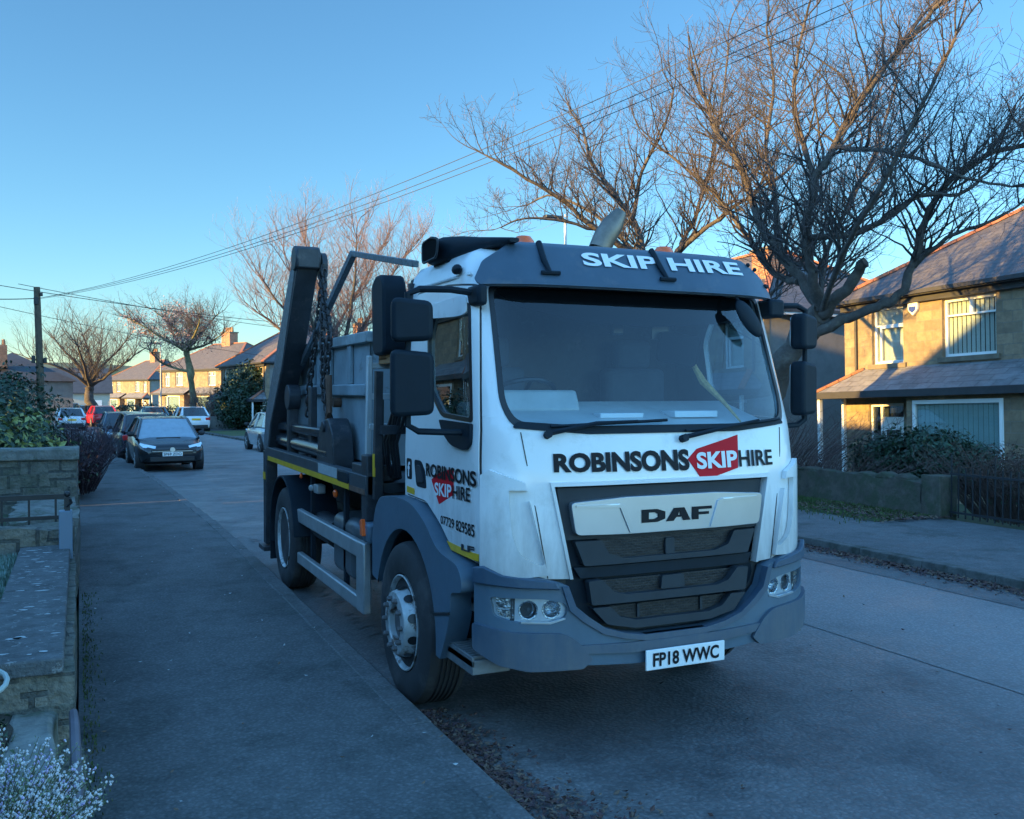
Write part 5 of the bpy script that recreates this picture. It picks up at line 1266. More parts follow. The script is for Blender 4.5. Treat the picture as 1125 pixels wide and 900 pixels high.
# ------------------------------------------------------------------ foliage
def leaf_cloud(name, blobs, n, size, mats_, seed, label=None, cat=None, parent=None, group=None, up=.3, shell=.65, loc=(0,0,0)):
    """many small leaves spread through a set of ellipsoids, uneven outline"""
    rg = random.Random(seed); b = MB(); vol = [q[3]*q[4]*q[5] for q in blobs]; tot = sum(vol)
    for bi, q in enumerate(blobs):
        cx, cy, cz, rx, ry, rz = q; ph = [rg.uniform(0,6.28) for _ in range(6)]
        for i in range(int(n*vol[bi]/tot)):
            th = rg.uniform(0,6.28); u = rg.uniform(-1,1); r = (shell+(1-shell)*rg.random())*(1 if rg.random() < .8 else rg.random())
            lump = 1+.13*math.sin(5*th+ph[0]+3*u)+.10*math.sin(9*th+ph[1]-6*u)+.09*math.sin(11*u+ph[2]+2*th)
            k = math.sqrt(1-u*u); d = Vector((k*math.cos(th), k*math.sin(th), u)); p = Vector((cx+d.x*rx*r*lump, cy+d.y*ry*r*lump, cz+d.z*rz*r*lump))
            nrm = (d+Vector((rg.gauss(0,.6), rg.gauss(0,.6), rg.gauss(0,.6)+up))).normalized(); t = nrm.orthogonal().normalized(); t.rotate(Matrix.Rotation(rg.uniform(0,6.28),3,nrm)); s = nrm.cross(t); sz = size*rg.uniform(.6,1.4)
            o = len(b.v); b.v += [tuple(p+t*sz), tuple(p+s*sz*.45+nrm*sz*.12), tuple(p-t*sz), tuple(p-s*sz*.45+nrm*sz*.12)]
            b.f.append((o,o+1,o+2,o+3)); b.m.append(rg.choices(range(len(mats_)), [3]+[1]*(len(mats_)-1))[0])
    o = b.build(name, mats_, parent, loc=loc, clean=False, uv=False, smooth=False)
    return tag(o, label, cat, group)
def stems(name, base, n, h, spread, m, seed, parent, r=.012, bend=.3, twigs=2):
    rg = random.Random(seed); b = MB()
    for i in range(n):
        a = rg.uniform(0,6.28); rr = rg.random()**.5; x, y = base[0]+math.cos(a)*rr*spread[0]*.5, base[1]+math.sin(a)*rr*spread[1]*.5; hh = h*rg.uniform(.6,1.1)
        tx, ty = x+math.cos(a)*rr*spread[0]*.6+rg.gauss(0,bend*.4), y+math.sin(a)*rr*spread[1]*.6+rg.gauss(0,bend*.4)
        p = [Vector((x,y,base[2])), Vector((lerp(x,tx,.35)+rg.gauss(0,.04), lerp(y,ty,.35)+rg.gauss(0,.04), base[2]+hh*.5)), Vector((tx,ty,base[2]+hh))]
        b.tube(p, [r,r*.7,r*.25], 3, cap=False)
        for k in range(twigs):
            q = p[1].lerp(p[2], rg.random()); e = q+Vector((rg.gauss(0,.5), rg.gauss(0,.5), rg.uniform(.1,.8)))*h*.28; b.tube([q,e], [r*.45,r*.15], 3, cap=False)
    return b.build(name, m, parent, clean=False, uv=False)
G1 = mat('leaf_laurel', (.030,.062,.028), .45, var=.35, scale=9); G2 = mat('leaf_deep', (.018,.040,.020), .5, var=.35, scale=9); G3 = mat('leaf_lime', (.30,.32,.10), .5, var=.3, scale=9); G4 = mat('leaf_grey_green', (.055,.085,.050), .6, var=.3, scale=9)
M_twig = mat('brown_twig', (.075,.05,.04), .85, var=.3, scale=9); M_ptwig = mat('purple_twig', (.055,.035,.045), .85, var=.35, scale=9); M_pinkt = mat('pinkish_twig', (.11,.075,.07), .85, var=.3, scale=9)
def shrub(name, blobs, n, size, mats_, seed, label, cat, loc, stem=None):
    e = empty(name, loc, label, cat); leaf_cloud('foliage', blobs, n, size, mats_, seed, parent=e)
    if stem: stems('stem', (0,0,0), *stem, M_twig, seed+1, e, r=.02)
    return e
shrub('shrub', [(0,0,.70,.95,.8,.62),(-1.2,.1,.85,1.0,.8,.68),(.65,.1,.42,.4,.6,.42)], 8200, .05, [G4,G3,G3,G3,G1], 51, 'variegated yellow green shrub above the stone boundary wall', 'shrub', (-1.12,12.9,.55), (8,1.0,(1.6,1.0)))
shrub('hedge', [(0,0,1.05,1.15,1.4,1.0),(-1.6,.2,1.05,1.2,1.3,1.0)], 22000, .045, [G2,G1], 52, 'rounded dark green hedge dome behind the variegated shrub', 'hedge', (-1.42,18.5,.35), (8,1.4,(1.6,1.6)))
e = empty('shrub', (-.12,19.6,.1), 'leafless purple brown shrub spilling over the pavement edge', 'shrub'); stems('stem', (0,0,0), 420, 1.15, (.8,2.4), M_ptwig, 53, e, r=.010, twigs=4); leaf_cloud('foliage', [(0,0,.5,.5,1.8,.5)], 2200, .035, [M_ptwig, G4], 54, parent=e)
shrub('hedge', [(0,0,.55,.55,.95,.52),(0,.9,.48,.5,.7,.46),(0,-.75,.46,.5,.5,.44)], 15000, .042, [G2,G1], 55, 'clipped dark laurel hedge in front of the sunlit front door', 'hedge', (12.75,11.2,.28), (6,.7,(.5,1.2)))
e = empty('hedge', (12.6,9.2,.05), 'brown dead hedge behind the iron garden gate', 'hedge'); stems('stem', (0,0,0), 420, 1.0, (1.0,1.9), M_twig, 56, e, r=.009, twigs=4); leaf_cloud('foliage', [(0,0,.6,.6,1.2,.5)], 2600, .035, [M_twig, G4, LM[0]], 57, parent=e)
e = empty('hedge', (12.9,5.6,.05), 'green and brown hedge at the right edge beyond the gate', 'hedge'); stems('stem', (0,0,0), 300, .8, (1.2,3.4), M_twig, 58, e, r=.009, twigs=3); leaf_cloud('foliage', [(0,.9,.40,.6,1.3,.42),(0,-1,.40,.6,1.3,.42)], 4000, .04, [G4, G1, M_twig], 59, parent=e)
e = empty('shrub', (12.3,15.0,.1), 'bare pinkish brown shrub behind the low wall beside the render wall', 'shrub'); stems('stem', (0,0,0), 360, 1.35, (1.2,3.6), M_pinkt, 60, e, r=.008, twigs=5)
e = empty('shrub', (12.0,12.6,.3), 'low bare brown twigs over the coping stones', 'shrub'); stems('stem', (0,0,0), 160, .6, (.5,2.0), M_pinkt, 61, e, r=.006, twigs=3)
p = Vector((9.76,61.572,0)); eb = shrub('evergreen_bush', [(0,0,2.3,1.7,1.8,1.9),(1.1,.3,3.1,1.35,1.5,1.6),(-.55,0,1.5,1.5,1.6,1.4),(.9,-.4,1.3,1.35,1.35,1.25)], 20000, .11, [G2,G1], 62, 'tall dark evergreen bush beyond the white crossover', 'bush', (p.x,p.y,-.6), (6,2.6,(1.2,1.2)))
p = Vector((10.779,57.798,0)); leaf_cloud('berry_bush', [(0,0,1.3,.8,.8,.9)], 2200, .09, [G2, G1, mat('pale_blossom', (.42,.38,.30), .8)], 63, 'dark bush dotted with pale blossom beside the evergreen', 'bush', loc=(p.x,p.y,-.5))
p = Vector((8.625,67.602,0)); e = empty('shrub', (p.x,p.y,-.4), 'pale pinkish bare shrub left of the evergreen bush', 'shrub'); stems('stem', (0,0,0), 260, 2.4, (2.2,2.0), M_pinkt, 64, e, r=.018, twigs=5)
p = Vector((4.408,86.064,0)); leaf_cloud('hedge', [(0,0,.8,2.6,1.2,.9),(3.0,.6,.6,1.6,1.0,.8)], 3500, .11, [G2,G1], 65, 'dark hedge in front of the sunlit far house', 'hedge', loc=(p.x,p.y,-.7))
p = Vector((9.169,62.945,0)); tag(rough_block(MB(), -2.9,3.8,0,.3,-.6,.85,.03,(16,2,4),66).build('garden_wall', mat('pale_wall_stone',(.20,.185,.16),.95,var=.3,scale=2,bump=.5), loc=(p.x,p.y,-.55)), 'pale low wall under the evergreen bush beside the grass verge', 'wall').rotation_euler = (0,0,R(-20))
b = MB(); b.add([(7.3,51.0,-.395),(9.8,51.0,-.395),(9.6,59.5,-.45),(6.8,59.5,-.45)], [(0,1,2,3)]); tag(b.build('verge_far', M_verge), kind='structure')
# heather in flower, bottom left
hs = empty('heather', (-.27,2.74,.71), 'white and lilac flowering heather spilling over the wall', 'shrub')
rg = random.Random(71); st = MB(); fl = MB(); lf_ = MB()
for i in range(620):
    a = rg.uniform(0,6.28); rr = rg.random()**.5; x0, y0 = math.cos(a)*rr*.14, math.sin(a)*rr*.34
    d = Vector((math.cos(a)*rr*.62+rg.gauss(0,.12), math.sin(a)*rr*.5+rg.gauss(0,.12), rg.uniform(.75,1.1)*(1-.45*rr))).normalized(); L = rg.uniform(.19,.32)
    p0 = Vector((x0,y0,-.02)); p1 = p0+d*L*.5+Vector((0,0,.01)); p2 = p0+d*L+Vector((0,0,-.02*rr))
    st.tube([p0,p1,p2], [.0025,.002,.001], 3, cap=False)
    mi = 0 if rg.random() < .88 else 1
    fb_ = rg.random() < .10
    for k in range(30):
        t = rg.uniform(.35,1.02); q = p0.lerp(p1, t*2) if t < .5 else p1.lerp(p2, t*2-1)
        q = q+Vector((rg.gauss(0,.006), rg.gauss(0,.006), rg.gauss(0,.006)))
        if k < 18 and not fb_ and t > .5:
            s = rg.uniform(.0026,.0048); o = len(fl.v)
            M = Matrix.Rotation(rg.uniform(0,6.28),3,'Z') @ Matrix.Rotation(rg.uniform(-1,1),3,'X')
            fl.v += [tuple(q+M @ Vector(w)*s) for w in ((1,0,0),(0,1,0),(-1,0,0),(0,-1,0),(0,0,1.3),(0,0,-1.3))]
            fl.f += [(o,o+1,o+4),(o+1,o+2,o+4),(o+2,o+3,o+4),(o+3,o,o+4),(o+1,o,o+5),(o+2,o+1,o+5),(o+3,o+2,o+5),(o,o+3,o+5)]; fl.m += [mi]*8
        else:
            s = rg.uniform(.006,.012); o = len(lf_.v); n = Vector((rg.gauss(0,1),rg.gauss(0,1),rg.gauss(0,1))).normalized(); u = n.orthogonal().normalized()
            lf_.v += [tuple(q), tuple(q+n*s*.5+u*.0016), tuple(q+n*s), tuple(q+n*s*.5-u*.0016)]; lf_.f.append((o,o+1,o+2,o+3)); lf_.m.append(0)
st.build('stem', mat('heather_stem', (.10,.10,.05), .8, var=.3), hs, clean=False, uv=False); fl.build('flower', [mat('heather_white', (.58,.57,.58), .7, var=.1, scale=30), mat('heather_lilac', (.42,.36,.55), .7, var=.2, scale=30)], hs, clean=False, uv=False, smooth=False)
lf_.build('foliage', mat('heather_green', (.15,.20,.08), .7, var=.4, scale=30), hs, clean=False, uv=False)
leaf_cloud('ground_ivy', [(0,0,.0,.16,1.0,.06),(-.25,.2,.02,.2,.9,.07)], 2600, .016, [G4,G2,G3], 72, 'low green weeds covering the soil behind the rough wall', 'plant', loc=(-.42,3.85,.63))

# ------------------------------------------------------------------ bare trees
M_bark = mat('bark_dark', (.075,.062,.055), .9, var=.35, scale=7, bump=.8, bscale=16, col2=(.11,.10,.085), mask=(.5,.65), mscale=9)
M_twigA = mat('twig_brown', (.055,.048,.047), .8, var=.3, scale=5)
M_twigB = mat('twig_pink', (.17,.128,.122), .7, var=.3, scale=5)
M_barkivy = mat('bark_pale', (.20,.17,.09), .9, var=.5, scale=3, bump=.6, col2=(.05,.07,.03), mask=(.45,.6))
class Tree:
    def __init__(s, seed): s.rg = random.Random(seed); s.t = MB(); s.c = MB(); s.n = 0
    def limb(s, pts, r0, r1, n=9):
        pts = [Vector(p) for p in pts]; out = []
        for i in range(len(pts)-1):      # Catmull-Rom for a natural sweep, slight wander
            p0 = pts[max(i-1,0)]; p1 = pts[i]; p2 = pts[i+1]; p3 = pts[min(i+2,len(pts)-1)]
            for k in range(4):
                t = k/4; q = .5*((2*p1)+(p2-p0)*t+(2*p0-5*p1+4*p2-p3)*t*t+(3*p1-p0-3*p2+p3)*t**3)
                w = lerp(r0, r1, (i+t)/(len(pts)-1))*.25; out.append(q+Vector((s.rg.gauss(0,w), s.rg.gauss(0,w), s.rg.gauss(0,w))))
        out.append(pts[-1]); k = len(out)
        rad = [lerp(r0, r1, (i/(k-1))**.8)*(1+s.rg.uniform(-.10,.10)+(.28 if s.rg.random() < .10 else 0)) for i in range(k)]
        s.t.tube(out, rad, n)
        return out, rad
    def grow(s, p, d, L, r, depth, upb, seg=5, droop=0., kids=(5,8), wig=.19, mi=0):
        """a shoot with side shoots"""
        rg = s.rg; pts = [p]; d = d.normalized(); st = L/seg
        for i in range(seg):
            d = (d+Vector((rg.gauss(0,wig), rg.gauss(0,wig), rg.gauss(0,wig*.7)+upb-droop*(i/seg)))).normalized(); pts.append(pts[-1]+d*st)
        rad = [max(r*(1-.72*i/seg), .0026) for i in range(seg+1)]
        sides = 6 if r > .03 else (4 if r > .012 else 3)
        mi2 = 1 if (depth == 0 and rg.random() < .35) else mi
        s.c.tube(pts, rad, sides, cap=False, mi=mi2); s.n += seg
        if depth <= 0: return
        for k in range(rg.randint(*kids)):
            t = rg.uniform(.18,.97)*seg; i = min(int(t), seg-1); q = pts[i].lerp(pts[i+1], t-i); dd = (pts[i+1]-pts[i]).normalized()
            o = dd.orthogonal().normalized(); o.rotate(Matrix.Rotation(rg.uniform(0,6.28),3,dd))
            nd = (dd*rg.uniform(.3,.9)+o*rg.uniform(.6,1.1)+Vector((0,0,upb*1.5))).normalized()
            s.grow(q, nd, L*rg.uniform(.28,.58), max(rad[i]*rg.uniform(.42,.62), .0032), depth-1, upb, max(3, seg-1), droop, kids, wig, mi2)
    def clothe(s, path, rad, every, L, depth, upb, start=.15, kids=(3,6), out=1.0, r=None, droop=0.):
        """shoots all along a limb"""
        rg = s.rg; acc = 0
        for i in range(int(len(path)*start), len(path)-1):
            seg = path[i+1]-path[i]; acc += seg.length
            while acc > every:
                acc -= every; dd = seg.normalized(); o = dd.orthogonal().normalized(); o.rotate(Matrix.Rotation(rg.uniform(0,6.28),3,dd))
                if o.z < -.2: o.z *= -.6
                q = path[i].lerp(path[i+1], rg.random())
                s.grow(q, (dd*rg.uniform(.1,.8)+o*out+Vector((0,0,upb*2))).normalized(), L*rg.uniform(.55,1.25), r or max(min(rad[i]*.40,.022), .007), depth, upb, 7, droop, kids)
        e = path[-1]; d = (path[-1]-path[-2]).normalized()
        for k in range(3): s.grow(e, (d+Vector((rg.gauss(0,.4), rg.gauss(0,.4), rg.gauss(0,.3)))).normalized(), L*rg.uniform(.8,1.2), rad[-1]*.8, depth, upb, 7, droop, kids)
    def build(s, name, label, loc=(0,0,0), bark=None, twigs=None, group=None):
        e = empty(name, loc, label, 'tree', group)
        s.t.build('trunk', bark or M_bark, e, uv=False, sharp=80, clean=False); s.c.build('crown', twigs or [M_twigA, M_twigB], e, clean=False, uv=False, sharp=180)
        print(label, 'crown faces', len(s.c.f)); return e
# big leaning street tree, right
t = Tree(101); Z0 = 15.6
base = Vector((10.2,13.7,-.05))
tr = [base, Vector((10.8,13.279,0.832)), Vector((10.802,12.647,2.24)), Vector((10.978,12.248,2.813)), Vector((11.156,11.955,3.254))]
t.limb(tr, .24, .17, 12)
def LB(pts, r0, r1, every=.22, L=1.35, depth=2, upb=.085, start=.12, **k):
    p, r = t.limb(pts, r0*.8, r1*.8)
    t.clothe(p, r, every*.46, L, depth, upb, start, **k); return p
LB([(11.156,11.955,3.254),(11.056,12.344,3.831),(10.957,12.731,4.335),(10.791,13.152,4.985),(10.845,13.47,5.607),(10.771,13.737,6.192),(10.571,14.061,6.724),(10.546,14.306,7.334)], .135, .04, .16)
LB([(11.156,11.955,3.254),(10.798,11.803,3.878),(10.581,11.694,4.406),(10.591,11.488,5.264),(10.696,11.229,5.758),(10.963,10.794,6.596),(11.332,10.307,7.26),(11.598,10.084,7.694)], .12, .035, .15)
LB([(10.978,12.248,2.813),(11.308,11.662,3.118),(11.577,11.211,3.3),(11.763,10.908,3.468),(11.882,10.753,3.929),(11.921,10.636,4.44),(12.01,10.495,4.888),(12.226,10.183,5.291),(12.492,9.846,5.546),(12.782,9.493,5.603)], .125, .04, .16, start=.42)
p_, r_ = t.limb([Vector((11.156,11.955,3.254)), Vector((11.231,11.488,3.646)), Vector((11.285,11.14,4.0))], .105, .09, 10)
LB([(10.581,11.694,4.406),(10.866,11.122,4.398),(11.133,10.562,4.579),(11.33,10.147,4.861),(11.613,9.685,4.812),(11.811,9.379,5.082)], .07, .025, .17)
LB([(10.957,12.731,4.335),(11.054,13.039,5.383),(11.212,13.427,6.363),(11.475,13.552,7.571),(11.497,13.785,8.638)], .07, .025, .16)
LB([(11.056,12.344,3.831),(11.312,13.332,4.08),(11.085,14.346,5.377),(10.865,14.901,5.979),(10.486,15.419,6.579)], .08, .028, .17)
LB([(10.591,11.488,5.264),(10.445,11.681,6.01),(10.416,11.824,6.911),(10.596,11.762,7.93)], .06, .02, .16)
LB([(10.696,11.229,5.758),(10.8,10.517,5.561),(11.008,9.864,5.302),(11.257,9.301,4.948),(11.653,8.895,4.777)], .055, .02, .18)
LB([(11.882,10.753,3.929),(11.945,10.181,4.276),(12.157,9.646,4.438),(12.403,9.317,4.666)], .05, .018, .2, L=1.0, droop=.1)
LB([(11.156,11.955,3.254),(11.984,12.805,4.216),(12.953,13.263,5.338),(13.885,13.52,6.503),(14.61,13.658,8.033)], .08, .025, .18)
LB([(11.156,11.955,3.254),(10.355,10.688,3.998),(9.926,9.579,4.693),(9.79,8.779,5.571),(9.88,8.314,6.351)], .07, .022, .20)
LB([(10.802,12.647,2.24),(10.95,13.258,3.088),(11.323,13.538,3.61),(12.023,13.667,4.156),(12.856,13.743,5.07)], .07, .02, .22)
t.build('bare_tree', 'large leaning bare street tree spreading over the right of the lorry')
# second street tree, behind the cab roof
t = Tree(102)
t.limb([(10.3,16.9,-.05), Vector((10.82,16.185,3.265)), Vector((10.76,16.233,4.196))], .21, .16, 12)
LB([(10.76,16.233,4.196),(10.583,16.439,4.864),(10.421,16.637,5.481),(9.999,17.071,6.355),(9.826,17.382,6.88),(9.789,17.634,7.59)], .11, .035, .2, L=1.35)
LB([(10.76,16.233,4.196),(10.011,16.151,4.789),(9.267,16.171,5.156),(8.671,16.236,5.619),(7.894,16.383,6.054),(7.345,16.532,6.363),(7.092,16.652,6.503)], .10, .02, .22, L=1.15, droop=.03)
LB([(10.76,16.233,4.196),(11.271,16.232,4.879),(11.451,16.265,5.14),(11.817,16.33,5.746),(12.252,16.482,6.813),(12.635,16.556,8.235),(12.877,16.691,9.485)], .09, .025, .2, L=1.4)
LB([(10.421,16.637,5.481),(10.381,16.234,6.386),(10.637,15.804,7.224),(10.692,15.572,7.886)], .06, .02, .2, L=1.3)
LB([(10.76,16.233,4.196),(10.864,17.527,5.128),(10.835,18.658,5.907),(10.174,19.638,6.551),(9.764,20.264,6.417)], .08, .02, .24, L=1.3)
LB([(11.271,16.232,4.879),(11.549,15.234,5.39),(11.816,14.459,5.804),(12.004,14.166,6.452)], .07, .02, .22, L=1.2)
LB([(9.267,16.171,5.156),(8.412,16.237,5.281),(7.765,16.316,5.28),(7.326,16.404,5.088)], .045, .014, .22, L=.9, droop=.12)
t.build('bare_tree', 'bare street tree with twigs behind the lorry cab roof')
# third, behind the skip
t = Tree(103); p = Vector((11.013,42.273,0))
t.limb([(p.x,p.y,-.2), Vector((11.018,42.284,2.169)), Vector((10.954,42.345,3.63))], .24, .2, 10)
for q in ([(10.954,42.345,3.63),(9.56,41.908,4.61),(8.247,41.983,5.586),(7.362,41.865,6.736)], [(10.954,42.345,3.63),(10.363,42.658,5.508),(9.924,43.453,7.449),(9.662,44.158,9.007)], [(10.954,42.345,3.63),(11.181,41.734,5.673),(11.248,41.186,7.26),(11.334,41.179,8.809)],
          [(10.954,42.345,3.63),(12.348,42.841,5.377),(13.287,42.997,7.143),(14.24,43.137,8.512)], [(10.954,42.345,3.63),(12.484,41.111,4.642),(13.643,40.051,5.833),(14.577,39.642,6.852)], [(10.954,42.345,3.63),(11.236,44.448,5.018),(12.997,45.89,7.435),(14.135,46.509,9.415)], [(10.954,42.345,3.63),(9.395,40.325,4.319),(8.544,39.096,5.746),(7.934,38.85,6.818)], [(10.954,42.345,3.63),(9.511,43.566,3.86),(8.273,44.716,5.163),(7.694,44.992,5.59)]):
    LB(q, .14, .04, .30, L=2.4, depth=2, upb=.14, kids=(5,8), r=.022)
t.build('bare_tree', 'rounded pinkish bare tree rising behind the skip', twigs=[mat('twig_rose', (.15,.10,.095), .8, var=.3), mat('twig_blush', (.30,.19,.17), .8, var=.3)])
# fourth: blossoming tree with a pale trunk
t = Tree(104)
t.limb([Vector((7.07,69.42,-.6)), Vector((7.25,69.351,1.96)), Vector((7.03,69.486,3.562)), Vector((6.866,69.589,4.843))], .25, .20, 10)
for q in ([(6.866,69.589,4.843),(5.621,69.075,5.43),(4.131,68.679,6.309),(3.008,69.21,6.93)], [(6.866,69.589,4.843),(6.294,69.88,6.124),(5.429,70.3,7.085),(4.852,70.577,7.598)], [(6.866,69.589,4.843),(7.16,70.591,6.513),(6.991,70.69,7.488)], [(6.866,69.589,4.843),(7.985,70.203,6.187),(8.891,70.909,7.241),(9.194,70.777,7.571)], [(6.866,69.589,4.843),(8.083,67.935,5.241),(8.81,66.51,5.812)], [(7.26,69.373,3.241),(5.403,70.243,3.882),(4.538,70.663,4.843)], [(6.866,69.589,4.843),(7.006,65.141,5.872),(7.052,62.933,6.619)], [(6.866,69.589,4.843),(6.366,74.254,6.173),(6.239,76.542,7.411)]):
    LB(q, .14, .04, .32, L=1.9, depth=2, upb=.07, kids=(4,5), r=.026)
e4 = t.build('blossom_tree', 'pinkish budding tree with sunlit ivy trunk by the lamp post', bark=M_barkivy)
M_bloss = mat('blossom_pink', (.42,.25,.22), .8, var=.3, scale=3)
pp = [Vector(q) for q in [(4.193,69.746,6.061),(5.718,70.16,6.765),(6.883,69.627,6.957),(8.044,69.083,6.573),(6.665,67.497,5.687),(5.418,70.275,5.676),(8.327,68.933,5.676),(3.627,70.025,6.881),(7.467,69.363,7.213),(6.306,69.906,7.598),(6.288,69.865,5.291)]]
leaf_cloud('blossom', [(q.x,q.y,q.z,1.7,2.0,1.1) for q in pp], 9000, .055, [M_bloss, M_twigA], 105, parent=e4, shell=.2)
# fifth: wide low tree at the end of the left pavement
t = Tree(106)
t.limb([Vector((0.75,81.144,-.9)), Vector((0.75,81.144,1.242)), Vector((0.694,81.193,2.319))], .42, .33, 10)
for q in ([(0.694,81.193,2.319),(-0.465,80.649,3.377),(-2.04,80.288,4.057),(-3.307,80.88,4.406)], [(0.694,81.193,2.319),(-0.14,81.616,4.115),(-1.11,82.086,5.192),(-1.754,82.403,6.126)], [(0.694,81.193,2.319),(0.85,82.261,4.144),(0.531,82.439,5.6),(0.21,82.611,6.692)], [(0.694,81.193,2.319),(1.488,80.857,3.756),(2.476,80.425,4.833),(3.333,80.053,5.911)], [(0.694,81.193,2.319),(1.979,79.518,3.235),(3.038,77.946,4.057),(3.869,77.578,4.756)], [(0.694,81.193,2.319),(0.3,77.005,3.998),(-0.118,75.022,5.26)], [(0.694,81.193,2.319),(1.437,85.305,4.61),(1.769,87.389,6.231)]):
    LB(q, .20, .05, .36, L=2.8, depth=2, upb=.11, kids=(4,5), r=.03)
t.build('bare_tree', 'wide grey bare tree beyond the telegraph pole', twigs=[M_twigA, mat('twig_pale', (.24,.18,.13), .8, var=.2)])

# ------------------------------------------------------------------ parked cars
def car_paint(name, col, met=.0): return mat(name, col, .25, metal=met, var=.05, scale=2, coat=.6, spec=.5)
M_cglass = glass_mat('car_glass', (.16,.19,.20), .12)
M_tail = mat('tail_lamp', (.55,.02,.02), .25, var=.1, coat=.4)
M_headl = mat('head_lamp_glass', (.70,.76,.80), .12, metal=.4, var=.2, scale=40)
M_yplate = mat('number_plate_yellow', (.85,.52,.03), .4, var=.03)
M_cargrey = mat('car_black_plastic', (.02,.022,.026), .55, var=.15)
M_frostg = mat('frosted_windscreen', (.30,.36,.42), .45, var=.12, scale=6)
def make_car(label, paint, loc, rz, L=4.2, W=1.78, Ht=1.48, style='hatch', front=None, group=None, frost=False, badge=False, plate=None, two_tone=False):
    """car pointing along -y (front at y=0)"""
    c = empty('parked_car', loc, label, 'car', group, (0,0,rz)); hw = W/2
    if style == 'suv': belt, hood, tail = .98, 1.0, 1.02
    else: belt, hood, tail = .90, .86, .93
    g0 = .18 if style != 'suv' else .24
    ws0, ws1, rf1, rr = L*.235, L*.42, L*.80, L*.955      # windscreen foot, roof front, roof rear, rear glass foot
    st = [(0.0,.72,.40,.62),(.05,.84,.34,.70),(.22,.93,.26,hood-.12),(.6,.97,g0,hood-.05),(ws0,1.0,g0,hood+.03),(L*.45,1.0,g0,belt+.02),(L*.75,1.0,g0,belt+.05),(L*.93,.96,.26,tail),(L-.05,.90,.32,tail-.04),(L,.84,.38,tail-.12)]
    b = MB(); rows = []
    for y, w, z0, z1 in st:
        ww = hw*w; s = lambda x, z: (x, y, z)
        half = [(0,z1+.03),(ww*.55,z1+.02),(ww*.86,z1-.02),(ww*.97,z1-.09),(ww,lerp(z0,z1,.62)),(ww*.985,lerp(z0,z1,.3)),(ww*.95,z0+.03),(ww*.80,z0)]
        rows.append([(x,y,z) for x, z in half]+[(-x,y,z) for x, z in reversed(half[1:])])
    k = len(rows[0]); b.v = [p for r in rows for p in r]
    b.f = [(i*k+j, i*k+(j+1)%k, (i+1)*k+(j+1)%k, (i+1)*k+j) for i in range(len(rows)-1) for j in range(k)]+[tuple(range(k)), tuple(range((len(rows)-1)*k, len(rows)*k))]
    b.m = [0]*len(b.f)
    body = b.build('body', paint, c, sharp=50)
    # cabin
    rw, bw = hw*.70, hw*.93; zt = Ht
    q = [(ws0,hood+.01,bw),(ws1,zt-.05,rw+.02),(lerp(ws1,rf1,.45),zt,rw+.02),(rf1,zt-.05,rw),(rr,tail-.0,bw*.93)]
    b = MB()
    def cross(y, z, w): return [(-w,y,z),(-w*.8,y,z+.018),(0,y,z+.03),(w*.8,y,z+.018),(w,y,z)]
    R1 = [cross(*p) for p in ((q[1][0],q[1][1],q[1][2]),(q[2][0],q[2][1],q[2][2]),(q[3][0],q[3][1],q[3][2]))]
    vs = [p for r in R1 for p in r]; b.add(vs, [(i*5+j,i*5+j+1,i*5+6+j,i*5+5+j) for i in range(2) for j in range(4)])
    # pillars
    pil = .045
    for s in (-1, 1):
        F0 = Vector((s*bw, ws0, hood)); F1 = Vector((s*(rw+.01), ws1, zt-.05)); B1 = Vector((s*rw, rf1, zt-.05)); B0 = Vector((s*bw*.93, rr, tail)); M0 = Vector((s*bw, L*.53, belt+.02)); M1 = Vector((s*(rw+.02), L*.54, zt-.01)); C0 = Vector((s*bw*.99, L*.78, belt+.04))
        b.tube([F0,F1,Vector((s*(rw+.02),lerp(ws1,rf1,.45),zt-.005)),B1,B0], [.045,.04,.035,.05,.07], 6)
        b.tube([M0,M1], [.05,.04], 6); b.add([tuple(C0),tuple(B0),tuple(B1),tuple(B1.lerp(C0,.0)+Vector((0,-.22,0)))], [(0,1,2,3)])
    b.build('roof', paint, body, sharp=40)
    gl = M_frostg if frost else M_cglass
    yv = lambda s, y, z, w: (s*w, y, z)
    wf = MB(); n = 6
    for (a, bq, m, nm) in ((q[0],q[1],gl,'windscreen'),(q[4],q[3],M_cglass,'rear_window')):
        wf = MB(); vs = []
        for i in range(4):
            t = i/3; y, z, w = lerp(a[0],bq[0],t), lerp(a[1],bq[1],t), lerp(a[2],bq[2],t)*.96
            sgn = -1 if nm == 'windscreen' else 1
            vs += [(lerp(-w,w,j/n), y+sgn*.06*(1-(2*j/n-1)**2), z+.02*(1-(2*j/n-1)**2)) for j in range(n+1)]
        wf.add(vs, [(i*(n+1)+j,i*(n+1)+j+1,(i+1)*(n+1)+j+1,(i+1)*(n+1)+j) for i in range(3) for j in range(n)]); wf.build(nm, m, body)
    for s in (-1, 1):
        wf = MB(); wf.add([(s*bw,ws0+.08,hood+.02),(s*bw,L*.53,belt+.03),(s*bw*.99,L*.80,belt+.05),(s*rw,rf1-.12,zt-.06),(s*(rw+.02),lerp(ws1,rf1,.45),zt-.02),(s*(rw+.01),ws1+.02,zt-.06)], [(0,1,2,3,4,5)]); wf.build('side_window', M_cglass, body)
    MB().box(-bw*.85,bw*.85,ws0+.5,rr-.3,.5,hood+.02).build('interior', M_dark, body)
    b = MB()
    for x in (-.38,.38): b.box(x-.2,x+.2,L*.50,L*.53,.9,Ht-.22)
    b.build('seat', M_dark, body)
    # wheels and arches
    wr = .315 if style != 'suv' else .345
